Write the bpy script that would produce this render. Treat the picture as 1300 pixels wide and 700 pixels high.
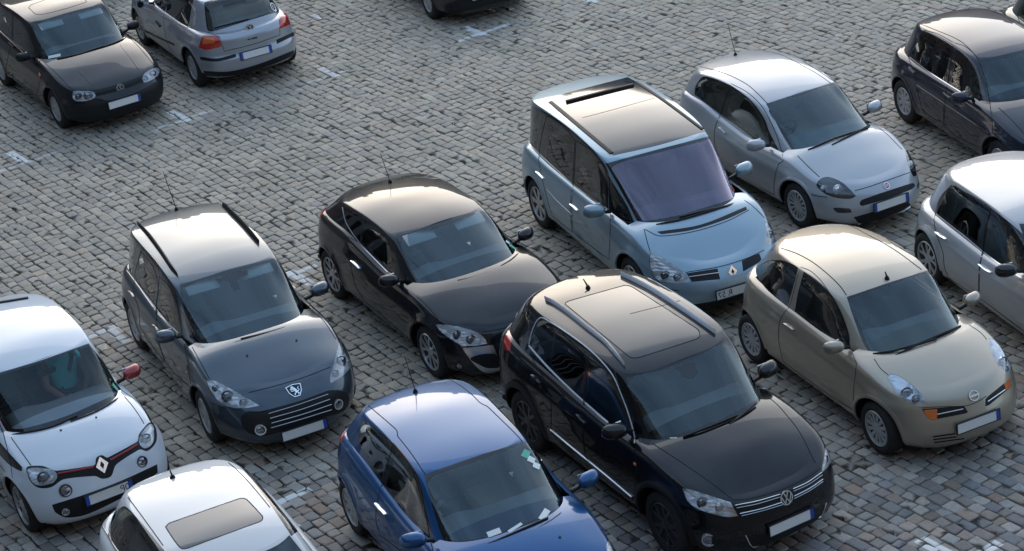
import bpy, bmesh, math, random
import numpy as np
from mathutils import Vector, Matrix
from mathutils.bvhtree import BVHTree

for o in list(bpy.data.objects):
    bpy.data.objects.remove(o)
scene = bpy.context.scene
COL = scene.collection
rnd = random.Random(7)
DEBUG = False
R = math.radians

# ---------------------------------------------------------------- camera
FPX, PITCH, ROLL, CAMH = 2746.6, R(26.078), R(-6.801), 11.904
CAMP = np.array([0.0, 0.0, CAMH])
_fw = np.array([0, math.cos(PITCH), -math.sin(PITCH)])
_up0 = np.array([0, math.sin(PITCH), math.cos(PITCH)])
_r0 = np.array([1.0, 0, 0])
_rt = _r0 * math.cos(ROLL) + _up0 * math.sin(ROLL)
_up = -_r0 * math.sin(ROLL) + _up0 * math.cos(ROLL)
cam_d = bpy.data.cameras.new('camera')
cam = bpy.data.objects.new('camera', cam_d)
COL.objects.link(cam)
cam_d.sensor_fit = 'HORIZONTAL'
cam_d.sensor_width = 36
cam_d.lens = FPX / 1300 * 36
cam_d.clip_start = 0.5
cam_d.clip_end = 2000
cam.matrix_world = Matrix([[_rt[0], _up[0], -_fw[0], CAMP[0]], [_rt[1], _up[1], -_fw[1], CAMP[1]],
                           [_rt[2], _up[2], -_fw[2], CAMP[2]], [0, 0, 0, 1]])
scene.camera = cam


def ray_dir(px, py):
    return _fw + _rt * ((px - 650) / FPX) + _up * ((350 - py) / FPX)


def at_ground(px, py, z=0.0):
    d = ray_dir(px, py)
    return CAMP + d * ((z - CAMH) / d[2])


# ---------------------------------------------------------------- world, sun, exposure
SUN_EL, SUN_AZ = R(19), R(-4)          # azimuth measured from +Y towards +X
SKY, CLOUD, CLOUDCOL = .15, (.25, .6), (3.2, 4.8, 7.0)
GLOW = (R(23), (5.0, 4.1, 2.95), R(66))
world = bpy.data.worlds.new('World')
scene.world = world
world.use_nodes = True
wn, wl = world.node_tree.nodes, world.node_tree.links
wn.clear()
w_out = wn.new('ShaderNodeOutputWorld')
w_bg = wn.new('ShaderNodeBackground')
sky = wn.new('ShaderNodeTexSky')
sky.sky_type = 'NISHITA'
sky.sun_disc = False
sky.sun_elevation = SUN_EL
sky.sun_rotation = SUN_AZ
sky.air_density = 1.0
sky.dust_density = 1.0
# thin broken cloud over the whole sky, lit warm around the low veiled sun beyond the square
def wnode(t, **k):
    q = wn.new(t)
    for a, v in k.items():
        setattr(q, a, v)
    return q


def wmath(op, a, c=None, clamp=False):
    q = wnode('ShaderNodeMath', operation=op, use_clamp=clamp)
    for i, v in enumerate((a, c)):
        if v is None:
            continue
        if isinstance(v, (int, float)):
            q.inputs[i].default_value = v
        else:
            wl.new(v, q.inputs[i])
    return q.outputs[0]


w_tc = wnode('ShaderNodeTexCoord')
w_map = wnode('ShaderNodeMapping')
w_map.inputs['Scale'].default_value = (1.2, 1.2, 3.6)
w_nz = wnode('ShaderNodeTexNoise')
w_nz.inputs['Scale'].default_value = 1.7
w_nz.inputs['Detail'].default_value = 6
w_nz.inputs['Roughness'].default_value = 0.55
wl.new(w_tc.outputs['Generated'], w_map.inputs['Vector'])
wl.new(w_map.outputs['Vector'], w_nz.inputs['Vector'])
w_rmp = wnode('ShaderNodeMapRange')
for k_, v_ in (('From Min', .35), ('From Max', .68), ('To Min', CLOUD[0]), ('To Max', CLOUD[1])):
    w_rmp.inputs[k_].default_value = v_
wl.new(w_nz.outputs['Fac'], w_rmp.inputs['Value'])
w_sep = wnode('ShaderNodeSeparateXYZ')
wl.new(w_tc.outputs['Generated'], w_sep.inputs[0])
w_el = wmath('SUBTRACT', wmath('ARCSINE', w_sep.outputs[2]), SUN_EL)
w_az = wmath('SUBTRACT', wmath('ARCTAN2', w_sep.outputs[0], w_sep.outputs[1]), SUN_AZ)
w_q = wmath('ADD', wmath('POWER', wmath('ABSOLUTE', wmath('DIVIDE', w_el, GLOW[0])), 2.0), wmath('POWER', wmath('ABSOLUTE', wmath('DIVIDE', w_az, GLOW[2])), 2.0))
w_g = wmath('EXPONENT', wmath('MULTIPLY', w_q, -1.0))
w_gl = wmath('MULTIPLY', w_g, wmath('ADD', wmath('MULTIPLY', w_nz.outputs['Fac'], 1.0), .5))
w_mix = wnode('ShaderNodeMix', data_type='RGBA')
w_mix.inputs['B'].default_value = (*CLOUDCOL, 1)
wl.new(w_rmp.outputs['Result'], w_mix.inputs['Factor'])
wl.new(sky.outputs['Color'], w_mix.inputs['A'])
w_sc = wnode('ShaderNodeMix', data_type='RGBA', blend_type='ADD')
wl.new(w_gl, w_sc.inputs['Factor'])
w_sc.clamp_factor = False
wl.new(w_mix.outputs['Result'], w_sc.inputs['A'])
w_sc.inputs['B'].default_value = (*GLOW[1], 1)
wl.new(w_sc.outputs['Result'], w_bg.inputs['Color'])
w_bg.inputs['Strength'].default_value = SKY
wl.new(w_bg.outputs['Background'], w_out.inputs['Surface'])

sun_d = bpy.data.lights.new('sun', 'SUN')
sun_d.energy = 0.5
sun_d.angle = R(60)
sun_d.color = (1, 0.94, 0.85)
sun = bpy.data.objects.new('sun', sun_d)
COL.objects.link(sun)
_sd = Vector((math.sin(SUN_AZ) * math.cos(SUN_EL), math.cos(SUN_AZ) * math.cos(SUN_EL), math.sin(SUN_EL)))
sun.rotation_euler = _sd.to_track_quat('Z', 'Y').to_euler()
sun.location = _sd * 80
scene.view_settings.view_transform = 'Standard'
scene.view_settings.look = 'None'
scene.view_settings.exposure = 0.8
scene.view_settings.gamma = 1.0
scene.cycles.max_bounces = 8
scene.cycles.transparent_max_bounces = 12


# ---------------------------------------------------------------- materials
def new_mat(name):
    m = bpy.data.materials.new(name)
    m.use_nodes = True
    return m, m.node_tree.nodes, m.node_tree.links, m.node_tree.nodes['Principled BSDF']


def simple(name, col, rough=0.5, metal=0.0, spec=0.5, noise=0.0, nscale=30, coat=0.0):
    m, n, l, b = new_mat(name)
    b.inputs['Base Color'].default_value = (*col, 1)
    b.inputs['Roughness'].default_value = rough
    b.inputs['Metallic'].default_value = metal
    b.inputs['Specular IOR Level'].default_value = spec
    b.inputs['Coat Weight'].default_value = coat
    b.inputs['Coat Roughness'].default_value = 0.05
    if noise:
        tc = n.new('ShaderNodeTexCoord')
        nz = n.new('ShaderNodeTexNoise')
        nz.inputs['Scale'].default_value = nscale
        nz.inputs['Detail'].default_value = 4
        mr = n.new('ShaderNodeMapRange')
        mr.inputs['To Min'].default_value = 1 - noise
        mr.inputs['To Max'].default_value = 1 + noise
        mx = n.new('ShaderNodeMix')
        mx.data_type = 'RGBA'
        mx.blend_type = 'MULTIPLY'
        mx.inputs['Factor'].default_value = 1
        mx.inputs['A'].default_value = (*col, 1)
        l.new(tc.outputs['Object'], nz.inputs['Vector'])
        l.new(nz.outputs['Fac'], mr.inputs['Value'])
        l.new(mr.outputs['Result'], mx.inputs['B'])
        l.new(mx.outputs['Result'], b.inputs['Base Color'])
    return m


def paint(name, col, metal=0.0, rough=0.35, dirt=0.25, coat=1.0, spec=.2):
    """car paint: base (with metal flake), clear coat, a film of dust in soft patches; the inside is grey trim"""
    m, n, l, b = new_mat(name)
    tc = n.new('ShaderNodeTexCoord')
    nz = n.new('ShaderNodeTexNoise')
    nz.inputs['Scale'].default_value = 3.2
    nz.inputs['Detail'].default_value = 7
    nz.inputs['Roughness'].default_value = 0.62
    l.new(tc.outputs['Object'], nz.inputs['Vector'])
    mr = n.new('ShaderNodeMapRange')
    mr.inputs['From Min'].default_value = 0.42
    mr.inputs['From Max'].default_value = 0.75
    mr.inputs['To Max'].default_value = dirt * 0.10
    l.new(nz.outputs['Fac'], mr.inputs['Value'])
    # road grime climbs the sills
    sp = n.new('ShaderNodeSeparateXYZ')
    l.new(tc.outputs['Object'], sp.inputs['Vector'])
    mz = n.new('ShaderNodeMapRange')
    mz.inputs['From Min'].default_value = 0.55
    mz.inputs['From Max'].default_value = 0.15
    mz.inputs['To Max'].default_value = dirt * 0.5
    l.new(sp.outputs['Z'], mz.inputs['Value'])
    ad = n.new('ShaderNodeMath')
    ad.use_clamp = True
    l.new(mr.outputs['Result'], ad.inputs[0])
    l.new(mz.outputs['Result'], ad.inputs[1])
    mx = n.new('ShaderNodeMix')
    mx.data_type = 'RGBA'
    mx.inputs['A'].default_value = (*col, 1)
    mx.inputs['B'].default_value = (0.16, 0.145, 0.125, 1)
    l.new(ad.outputs['Value'], mx.inputs['Factor'])
    l.new(mx.outputs['Result'], b.inputs['Base Color'])
    b.inputs['Metallic'].default_value = metal
    b.inputs['Roughness'].default_value = rough
    b.inputs['Specular IOR Level'].default_value = spec
    b.inputs['Coat Weight'].default_value = coat
    mc = n.new('ShaderNodeMapRange')
    mc.inputs['To Min'].default_value = 0.03
    mc.inputs['To Max'].default_value = 0.16
    l.new(ad.outputs['Value'], mc.inputs['Value'])
    l.new(mc.outputs['Result'], b.inputs['Coat Roughness'])
    geo = n.new('ShaderNodeNewGeometry')
    trim = n.new('ShaderNodeBsdfDiffuse')
    trim.inputs['Color'].default_value = (0.09, 0.09, 0.095, 1)
    ms = n.new('ShaderNodeMixShader')
    l.new(geo.outputs['Backfacing'], ms.inputs['Fac'])
    l.new(b.outputs['BSDF'], ms.inputs[1])
    l.new(trim.outputs['BSDF'], ms.inputs[2])
    l.new(ms.outputs['Shader'], n['Material Output'].inputs['Surface'])
    return m


def facet_metal(name):
    """bright stepped reflector inside a headlamp"""
    m, n, l, b = new_mat(name)
    b.inputs['Base Color'].default_value = (.88, .89, .90, 1)
    b.inputs['Metallic'].default_value = .45
    b.inputs['Roughness'].default_value = .3
    tc = n.new('ShaderNodeTexCoord')
    v = n.new('ShaderNodeTexWave')
    v.bands_direction = 'Z'
    v.inputs['Scale'].default_value = 9
    v.inputs['Distortion'].default_value = .6
    bp = n.new('ShaderNodeBump')
    bp.inputs['Strength'].default_value = .25
    bp.inputs['Distance'].default_value = .01
    l.new(tc.outputs['Object'], v.inputs['Vector'])
    l.new(v.outputs['Fac'], bp.inputs['Height'])
    l.new(bp.outputs['Normal'], b.inputs['Normal'])
    return m


def glass(name, tint, rough=0.0, ior=1.5, film=None, boost=1.0):
    """thin sheet glass: tinted see-through plus a Fresnel reflection"""
    m, n, l, b = new_mat(name)
    n.remove(b)
    tr = n.new('ShaderNodeBsdfTransparent')
    tr.inputs['Color'].default_value = (*tint, 1)
    gl = n.new('ShaderNodeBsdfGlossy')
    gl.inputs['Roughness'].default_value = rough
    gl.inputs['Color'].default_value = (*(film or (1, 1, 1)), 1)
    fr = n.new('ShaderNodeFresnel')
    fr.inputs['IOR'].default_value = ior
    ma = n.new('ShaderNodeMath')
    ma.operation = 'MULTIPLY'
    ma.use_clamp = True
    ma.inputs[1].default_value = 2.0 * boost
    l.new(fr.outputs['Fac'], ma.inputs[0])
    ms = n.new('ShaderNodeMixShader')
    l.new(ma.outputs['Value'], ms.inputs['Fac'])
    l.new(tr.outputs['BSDF'], ms.inputs[1])
    l.new(gl.outputs['BSDF'], ms.inputs[2])
    l.new(ms.outputs['Shader'], n['Material Output'].inputs['Surface'])
    return m


MT = dict(
    seam=simple('panel_gap', (0.012, 0.012, 0.013), 0.7, spec=0.2),
    frit=simple('black_glass_border', (0.008, 0.008, 0.009), 0.12, coat=0.4),
    black=simple('black_plastic', (0.012, 0.012, 0.013), 0.5, spec=.25, noise=0.25),
    rubber=simple('tyre_rubber', (0.022, 0.021, 0.021), 0.8, spec=0.3, noise=0.3, nscale=14),
    chrome=simple('chrome', (0.86, 0.86, 0.87), 0.18, 0.85),
    satin=simple('satin_metal', (0.55, 0.55, 0.56), 0.3, 1.0),
    railsilver=simple('rail_silver', (.70, .70, .71), .28, .15, coat=.5),
    alloy=simple('wheel_alloy', (0.48, 0.48, 0.49), 0.35, 0.8, noise=0.2, nscale=9),
    cap=simple('wheel_trim_silver', (0.40, 0.40, 0.40), 0.42, 0.5, noise=0.25, nscale=9),
    darkalloy=simple('dark_wheel_alloy', (0.05, 0.05, 0.052), 0.35, 0.5),
    dark=simple('dark_underside', (0.01, 0.01, 0.01), 0.9, spec=0.1),
    cabin=simple('cabin_trim', (0.17, 0.175, 0.18), 0.8, spec=0.2, noise=0.2),
    seat=simple('seat_fabric', (0.085, 0.085, 0.09), 0.95, spec=0.1, noise=0.3, nscale=60),
    seatlight=simple('pale_seat_fabric', (0.30, 0.27, 0.22), 0.95, spec=0.1, noise=0.2, nscale=60),
    lining=simple('pale_lining', (0.42, 0.41, 0.39), 0.9, spec=0.1),
    plate=simple('plate_white', (0.72, 0.72, 0.70), 0.35, noise=0.06),
    plateblue=simple('plate_blue', (0.02, 0.07, 0.38), 0.35),
    ink=simple('plate_black', (0.012, 0.012, 0.012), 0.5),
    reflector=facet_metal('lamp_reflector'),
    lampwhite=simple('pale_lamp_reflector', (.80, .82, .84), .35, .1, noise=.2, nscale=25),
    bulb=simple('lamp_projector', (0.30, 0.32, 0.36), 0.05, 0.9),
    lampdark=simple('lamp_dark_bezel', (0.03, 0.03, 0.033), 0.3),
    amber=simple('amber_lens', (0.60, 0.13, 0.015), 0.15, coat=1),
    red=simple('red_lens', (0.42, 0.012, 0.01), 0.12, coat=1, noise=0.35, nscale=35),
    redpaint=paint('red_paint', (0.30, 0.01, 0.012), 0.2),
    sticker=simple('sticker_paper', (0.75, 0.78, 0.74), 0.6),
    stickergreen=simple('sticker_green', (0.12, 0.42, 0.30), 0.6),
    stickerred=simple('sticker_red', (0.5, 0.05, 0.06), 0.6),
    glass=glass('window_glass', (0.66, 0.70, 0.69), boost=.75),
    tint=glass('tinted_window_glass', (0.16, 0.17, 0.17), boost=.6),
    screen=glass('windscreen_glass', (0.74, 0.86, 0.88), film=(.85, .97, 1.0), boost=.95),
    clearscreen=glass('clear_windscreen_glass', (0.94, 0.97, 0.97), film=(.85, .97, 1.0), boost=.55),
    screenviolet=glass('violet_windscreen_glass', (0.60, 0.60, 0.68), film=(0.92, 0.82, 1.0), boost=1.7),
    lens=glass('clear_lens', (0.93, 0.94, 0.95)),
    sunglass=simple('grey_sunroof_glass', (.05, .05, .052), 0.08, coat=.6),
    roofglass=glass('dark_roof_glass', (0.02, 0.02, 0.022), ior=1.7),
)


# ---------------------------------------------------------------- object helpers
def link(name, me, mat, parent=None):
    o = bpy.data.objects.new(name, me)
    if mat is not None:
        me.materials.append(mat)
    COL.objects.link(o)
    if parent is not None:
        o.parent = parent
    return o


def mesh_obj(name, verts, faces, mat, parent=None, smooth=True, normals=None):
    me = bpy.data.meshes.new(name)
    me.from_pydata([tuple(v) for v in verts], [], [tuple(f) for f in faces])
    me.update()
    if smooth:
        me.polygons.foreach_set('use_smooth', [True] * len(me.polygons))
    if normals is not None:
        me.normals_split_custom_set_from_vertices([tuple(n) for n in normals])
    return link(name, me, mat, parent)


def bm_obj(name, bm, mat, parent=None, smooth=True, sharp=None):
    me = bpy.data.meshes.new(name)
    bm.normal_update()
    bm.to_mesh(me)
    bm.free()
    if smooth:
        me.polygons.foreach_set('use_smooth', [True] * len(me.polygons))
        if sharp:
            me.set_sharp_from_angle(angle=R(sharp))
    return link(name, me, mat, parent)


def thing(name, label, cat, loc=(0, 0, 0), rz=0.0, group=None):
    o = bpy.data.objects.new(name, None)
    o.empty_display_size = 0.2
    COL.objects.link(o)
    o.location = loc
    o.rotation_euler = (0, 0, rz)
    o['label'] = label
    o['category'] = cat
    if group:
        o['group'] = group
    return o


def add_box(bm, c, s, rot=None, bevel=0.0, seg=2):
    m = Matrix.Translation(c) @ (rot.to_4x4() if rot else Matrix()) @ Matrix.Diagonal((*s, 1))
    r = bmesh.ops.create_cube(bm, size=1, matrix=m)
    if bevel:
        es = list({e for v in r['verts'] for e in v.link_edges})
        bmesh.ops.bevel(bm, geom=es, offset=bevel, segments=seg, affect='EDGES', profile=0.5)


def add_lathe(bm, prof, n=28, axis='Y', c=(0, 0, 0), rot=None):
    """prof: list of (radius, along-axis)"""
    rings = []
    c = Vector(c)
    for r, a in prof:
        ring = []
        for i in range(n):
            t = 2 * math.pi * i / n
            if axis == 'Y':
                p = Vector((r * math.cos(t), a, r * math.sin(t)))
            elif axis == 'X':
                p = Vector((a, r * math.cos(t), r * math.sin(t)))
            else:
                p = Vector((r * math.cos(t), r * math.sin(t), a))
            if rot:
                p = rot @ p
            ring.append(bm.verts.new(p + c))
        rings.append(ring)
    for a, b in zip(rings, rings[1:]):
        for i in range(n):
            bm.faces.new((a[i], a[(i + 1) % n], b[(i + 1) % n], b[i]))
    for ring, flip in ((rings[0], True), (rings[-1], False)):
        try:
            bm.faces.new(ring[::-1] if flip else ring)
        except ValueError:
            pass


def add_tube(bm, pts, r, n=8, r2=None):
    pts = [Vector(p) for p in pts]
    rings = []
    for i, p in enumerate(pts):
        t = (pts[min(i + 1, len(pts) - 1)] - pts[max(i - 1, 0)]).normalized()
        u = t.cross(Vector((0, 0, 1)))
        if u.length < 1e-3:
            u = t.cross(Vector((1, 0, 0)))
        u.normalize()
        v = t.cross(u)
        rr = r if r2 is None else r + (r2 - r) * i / (len(pts) - 1)
        rings.append([bm.verts.new(p + (u * math.cos(2 * math.pi * k / n) + v * math.sin(2 * math.pi * k / n)) * rr) for k in range(n)])
    for a, b in zip(rings, rings[1:]):
        for k in range(n):
            bm.faces.new((a[k], a[(k + 1) % n], b[(k + 1) % n], b[k]))
    bm.faces.new(rings[0][::-1])
    bm.faces.new(rings[-1])


# ---------------------------------------------------------------- curves
def pchip(xs, ys, x):
    xs = np.asarray(xs, float)
    ys = np.asarray(ys, float)
    h = np.diff(xs)
    d = np.diff(ys) / h
    m = np.zeros(len(xs))
    m[0], m[-1] = d[0], d[-1]
    for i in range(1, len(xs) - 1):
        if d[i - 1] * d[i] > 0:
            w1, w2 = 2 * h[i] + h[i - 1], h[i] + 2 * h[i - 1]
            m[i] = (w1 + w2) / (w1 / d[i - 1] + w2 / d[i])
    x = np.clip(np.asarray(x, float), xs[0], xs[-1])
    i = np.clip(np.searchsorted(xs, x) - 1, 0, len(h) - 1)
    t = (x - xs[i]) / h[i]
    return ((1 + 2 * t) * (1 - t) ** 2 * ys[i] + t * (1 - t) ** 2 * h[i] * m[i] + t * t * (3 - 2 * t) * ys[i + 1] + t * t * (t - 1) * h[i] * m[i + 1])


class Curve:
    """smooth 1-D curve through (x, value) points"""
    def __init__(s, pts, blur=0.06):
        pts = sorted(pts)
        xs, ys = zip(*pts)
        s.x = np.linspace(xs[0] - .3, xs[-1] + .3, 700)
        y = pchip(xs, ys, s.x)
        lo, hi = s.x < xs[0], s.x > xs[-1]
        e = 1e-3
        y[lo] = ys[0] + (s.x[lo] - xs[0]) * (pchip(xs, ys, xs[0] + e) - ys[0]) / e
        y[hi] = ys[-1] + (s.x[hi] - xs[-1]) * (ys[-1] - pchip(xs, ys, xs[-1] - e)) / e
        if blur:
            k = int(3 * blur / (s.x[1] - s.x[0])) + 1
            w = np.exp(-0.5 * (np.arange(-k, k + 1) * (s.x[1] - s.x[0]) / blur) ** 2)
            w /= w.sum()
            yy = np.concatenate([2 * y[0] - y[k:0:-1], y, 2 * y[-1] - y[-2:-k - 2:-1]])
            y = np.convolve(yy, w, 'valid')
        s.y = y

    def __call__(s, x):
        return np.interp(x, s.x, s.y)


def profile(pts, n, passes=2):
    """resample (a, b) points as a smooth curve by chord length"""
    p = np.asarray(pts, float)
    q = p[:, :2] * np.array([1, 0.8])
    t = np.concatenate([[0], np.cumsum(np.hypot(*np.diff(q, axis=0).T))])
    tt = np.linspace(0, t[-1], n)
    a, b = pchip(t, p[:, 0], tt), pchip(t, p[:, 1], tt)
    for _ in range(passes):
        a[1:-1] = (a[:-2] + 2 * a[1:-1] + a[2:]) / 4
        b[1:-1] = (b[:-2] + 2 * b[1:-1] + b[2:]) / 4
    return np.stack([a, b], 1)


def half_loop(xo, xf, xr, w, ef, er, n=None, ts=None):
    """half plan outline from front centre (t=0) round the side to rear centre (t=1); ef/er = (p, q) exponents"""
    def ev(t):
        t = np.asarray(t, float)
        ang = t * math.pi
        c, s = np.cos(ang), np.sin(ang)
        a = np.where(c >= 0, xf - xo, xo - xr)
        p = np.where(c >= 0, ef[0], er[0])
        q = np.where(c >= 0, ef[1], er[1])
        return np.stack([xo + np.sign(c) * a * np.abs(c) ** (2 / p), w * np.abs(s) ** (2 / q)], 1)
    if ts is None:
        td = (1 - np.cos(np.linspace(0, math.pi, 4001))) / 2
        td = np.unique(np.concatenate([td, np.linspace(0, 1, 4001), .5 + np.linspace(-1, 1, 2001) ** 3 * .5, np.linspace(0, 1, 400) ** 4, 1 - np.linspace(0, 1, 400) ** 4]))
        P = ev(td)
        L = np.concatenate([[0], np.cumsum(np.hypot(*np.diff(P, axis=0).T))])
        ts = np.interp(np.linspace(0, L[-1], n), L, td)
    return ev(ts), ts


def loop_normals(P):
    d = np.gradient(P, axis=0)
    d[0] = (0, 1)
    d[-1] = (0, -1)
    nn = np.stack([d[:, 1], -d[:, 0]], 1)
    nn /= np.maximum(np.hypot(nn[:, 0], nn[:, 1])[:, None], 1e-9)
    return nn


SIDE = [(.10, 0), (.045, .06), (.020, .16), (.012, .24), (.0, .34), (0, .48), (.006, .62), (.010, .72), (.030, .79), (.052, .90), (.075, .965), (.14, 1.0)]
FRONT = [(.07, 0), (.015, .10), (0, .28), (.01, .42), (.05, .60), (.10, .78), (.17, .92), (.28, 1.0)]
REAR = [(.07, 0), (.015, .10), (0, .28), (.01, .42), (.05, .55), (.08, .75), (.10, .92), (.16, 1.0)]
GSIDE = [(0, 0), (.36, .42), (.66, .78), (.84, .935), (.925, .978), (1, 1)]
GFRONT = [(0, 0), (.33, .34), (.66, .675), (.965, .972), (1, 1)]
GREAR = [(0, 0), (.30, .36), (.60, .72), (.82, .93), (1, 1)]


def sm(x, a, b):
    t = np.clip((x - a) / (b - a), 0, 1)
    return t * t * (3 - 2 * t)


class Car:
    def __init__(s, name, label, pos, yaw, P, near=-1, group='cars parked on the cobbled square'):
        s.P = P
        s.near = near
        s.root = thing(name, label, 'car', (pos[0], pos[1], 0), yaw, group)
        s.M = Matrix.Translation((pos[0], pos[1], 0)) @ Matrix.Rotation(yaw, 4, 'Z')
        s.Mi = s.M.inverted()
        s.Mn = np.array(s.M)
        s.camL = np.array(s.Mi @ Vector(CAMP))
        s.Ri = np.array(s.Mi)[:3, :3]
        s.tiles = {}
        s.traces = {}
        s.build()

    # ---- projection
    def ray(s, p):
        return s.Ri @ ray_dir(p[0], p[1])

    def px(s, V):
        V = np.atleast_2d(V)
        Wd = V @ s.Mn[:3, :3].T + s.Mn[:3, 3] - CAMP
        z = Wd @ _fw
        return np.stack([650 + FPX * (Wd @ _rt) / z, 350 - FPX * (Wd @ _up) / z], 1)

    # ---- shell
    def build(s):
        P = s.P
        wb, W = P['wb'], P['W']
        xF, xR = wb / 2 + P['FO'], -(wb / 2 + P['RO'])
        s.xF, s.xR = xF, xR
        s.ze = Curve(P['ze'], .07)
        s.cr = Curve(P['cr'], .07)
        s.zr = Curve(P['zr'], P.get('zrb', .1))
        if P.get('dlo'):
            s.fit_side(P)
        N, K = P.get('N', 150), 32
        L, ts = half_loop(P.get('x0', 0), xF, xR, W, P['pf'], P['pr'], N)
        nn = loop_normals(L)
        wf = sm(nn[:, 0], .15, .85)[:, None, None]
        wr = sm(-nn[:, 0], .15, .85)[:, None, None]
        prof = wf * profile(P.get('front', FRONT), K) + wr * profile(P.get('rear', REAR), K) + (1 - wf - wr) * profile(P.get('side', SIDE), K)
        # inset plan position
        X = L[:, None, 0] - nn[:, None, 0] * prof[:, :, 0]
        Y = L[:, None, 1] - nn[:, None, 1] * prof[:, :, 0]
        Y = np.maximum(Y, 0)
        Y[0] = 0
        Y[-1] = 0
        zt = s.zh(X[:, -1], Y[:, -1])
        zb = Curve([(xR, P.get('zbr', .28)), (xR + .5, P.get('zbs', .2) + .02), (0, P.get('zbs', .2)), (xF - .4, P.get('zbs', .2)), (xF, P.get('zbf', .2))], .1)(X[:, 0])
        Z = zb[:, None] + (zt - zb)[:, None] * prof[:, :, 1]
        # wheel-arch flare
        for cx in (wb / 2, -wb / 2):
            r = np.hypot(X - cx, Z - P['R'])
            fl = P.get('flare', .012) * np.exp(-(np.maximum(r - P['Ra'], 0) / .07) ** 2)
            Y = Y + fl * sm(Y, .4, .6)
        verts, faces = [], []
        idx = {}

        def vid(i, k, sg):
            if i in (0, N - 1):
                sg = 1
            key = (i, k, sg)
            if key not in idx:
                idx[key] = len(verts)
                verts.append((X[i, k], sg * Y[i, k], Z[i, k]))
            return idx[key]
        for sg in (1, -1):
            for i in range(N - 1):
                for k in range(K - 1):
                    q = [vid(i, k, sg), vid(i + 1, k, sg), vid(i + 1, k + 1, sg), vid(i, k + 1, sg)]
                    faces.append(q if sg == 1 else q[::-1])
        # hood cap
        xc = P['uf'][0] - P.get('under', .45)
        MM = 22
        rows = []
        for i in range(N):
            if X[i, -1] < xc:
                break
            ye = Y[i, -1]
            row = []
            for j in range(MM + 1):
                u = -1 + 2 * j / MM
                u = math.copysign(abs(u) ** .85, u)
                if i == 0:
                    row.append(vid(0, K - 1, 1))
                    continue
                if j == 0:
                    row.append(vid(i, K - 1, -1))
                elif j == MM:
                    row.append(vid(i, K - 1, 1))
                else:
                    verts.append((X[i, -1], u * ye, float(s.zh(X[i, -1], u * ye))))
                    row.append(len(verts) - 1)
            rows.append(row)
        for a, b in zip(rows, rows[1:]):
            for j in range(MM):
                f = [a[j], a[j + 1], b[j + 1], b[j]]
                f = list(dict.fromkeys(f))
                if len(f) > 2:
                    faces.append(f)
        rows = []
        for i in range(N - 1, -1, -1):
            if X[i, -1] > P['uf'][1] + .5:
                break
            ye = Y[i, -1]
            row = []
            for j in range(13):
                u = -1 + j / 6
                if i == N - 1:
                    row.append(vid(i, K - 1, 1))
                elif j in (0, 12):
                    row.append(vid(i, K - 1, -1 if j == 0 else 1))
                else:
                    verts.append((X[i, -1], u * ye, float(s.zh(X[i, -1], u * ye))))
                    row.append(len(verts) - 1)
            rows.append(row)
        for a, b in zip(rows, rows[1:]):
            for j in range(12):
                f = list(dict.fromkeys([a[j], a[j + 1], b[j + 1], b[j]][::-1]))
                if len(f) > 2:
                    faces.append(f)
        nlow = len(faces)
        # greenhouse
        Nu, Ku = P.get('Nu', 130), 28
        uf, ub = P['uf'], P['ut']      # base: (xf, xr, w, ef, er); top: same
        xo = P.get('uxo', -.2)
        if 'fit' in P:
            ub = s.fit_top(P, uf, ub, xo)
        B, ts = half_loop(xo, uf[0], uf[1], uf[2], uf[3], uf[4], Nu)
        T, _ = half_loop(xo, ub[0], ub[1], ub[2], ub[3], ub[4], ts=ts)
        nb = loop_normals(B)
        wf = sm(nb[:, 0], .25, .8)[:, None, None]
        wr = sm(-nb[:, 0], .25, .8)[:, None, None]
        gp = wf * profile(P.get('gfront', GFRONT), Ku, 0) + wr * profile(P.get('grear', GREAR), Ku) + (1 - wf - wr) * profile(P.get('gside', GSIDE), Ku, 1)
        a, b = gp[:, :, 0], gp[:, :, 1]
        UX = B[:, None, 0] * (1 - a) + T[:, None, 0] * a
        UY = B[:, None, 1] * (1 - a) + T[:, None, 1] * a
        z0 = s.zh(B[:, 0], B[:, 1]) - P.get('sink', .035)
        if 'zrear' in P:                       # rear window base
            z0 = z0 + (P['zrear'] - z0) * sm(-B[:, 0], -P['uf'][1] - .35, -P['uf'][1] - .02)
        z1 = s.zroof(T[:, 0], T[:, 1])
        UZ = z0[:, None] + (z1 - z0)[:, None] * b
        UY[0] = 0
        UY[-1] = 0
        s.UP = (UX, UY, UZ, b, nb)
        idx2 = {}
        s.rearf = []

        def vid2(i, k, sg):
            if i in (0, Nu - 1):
                sg = 1
            key = (i, k, sg)
            if key not in idx2:
                idx2[key] = len(verts)
                verts.append((UX[i, k], sg * UY[i, k], UZ[i, k]))
            return idx2[key]
        for sg in (1, -1):
            for i in range(Nu - 1):
                for k in range(Ku - 1):
                    q = [vid2(i, k, sg), vid2(i + 1, k, sg), vid2(i + 1, k + 1, sg), vid2(i, k + 1, sg)]
                    if nb[i, 0] < -.5 and nb[i + 1, 0] < -.5 and b[i, k] > .14 and b[i, k + 1] < .90:
                        s.rearf.append(len(faces))
                    faces.append(q if sg == 1 else q[::-1])
        rows = []
        MM = 20
        for i in range(Nu):
            ye = UY[i, -1]
            row = []
            for j in range(MM + 1):
                u = -1 + 2 * j / MM
                if i in (0, Nu - 1):
                    row.append(vid2(i, Ku - 1, 1))
                elif j in (0, MM):
                    row.append(vid2(i, Ku - 1, -1 if j == 0 else 1))
                else:
                    verts.append((UX[i, -1], u * ye, float(s.zroof(UX[i, -1], u * ye))))
                    row.append(len(verts) - 1)
            rows.append(row)
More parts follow.
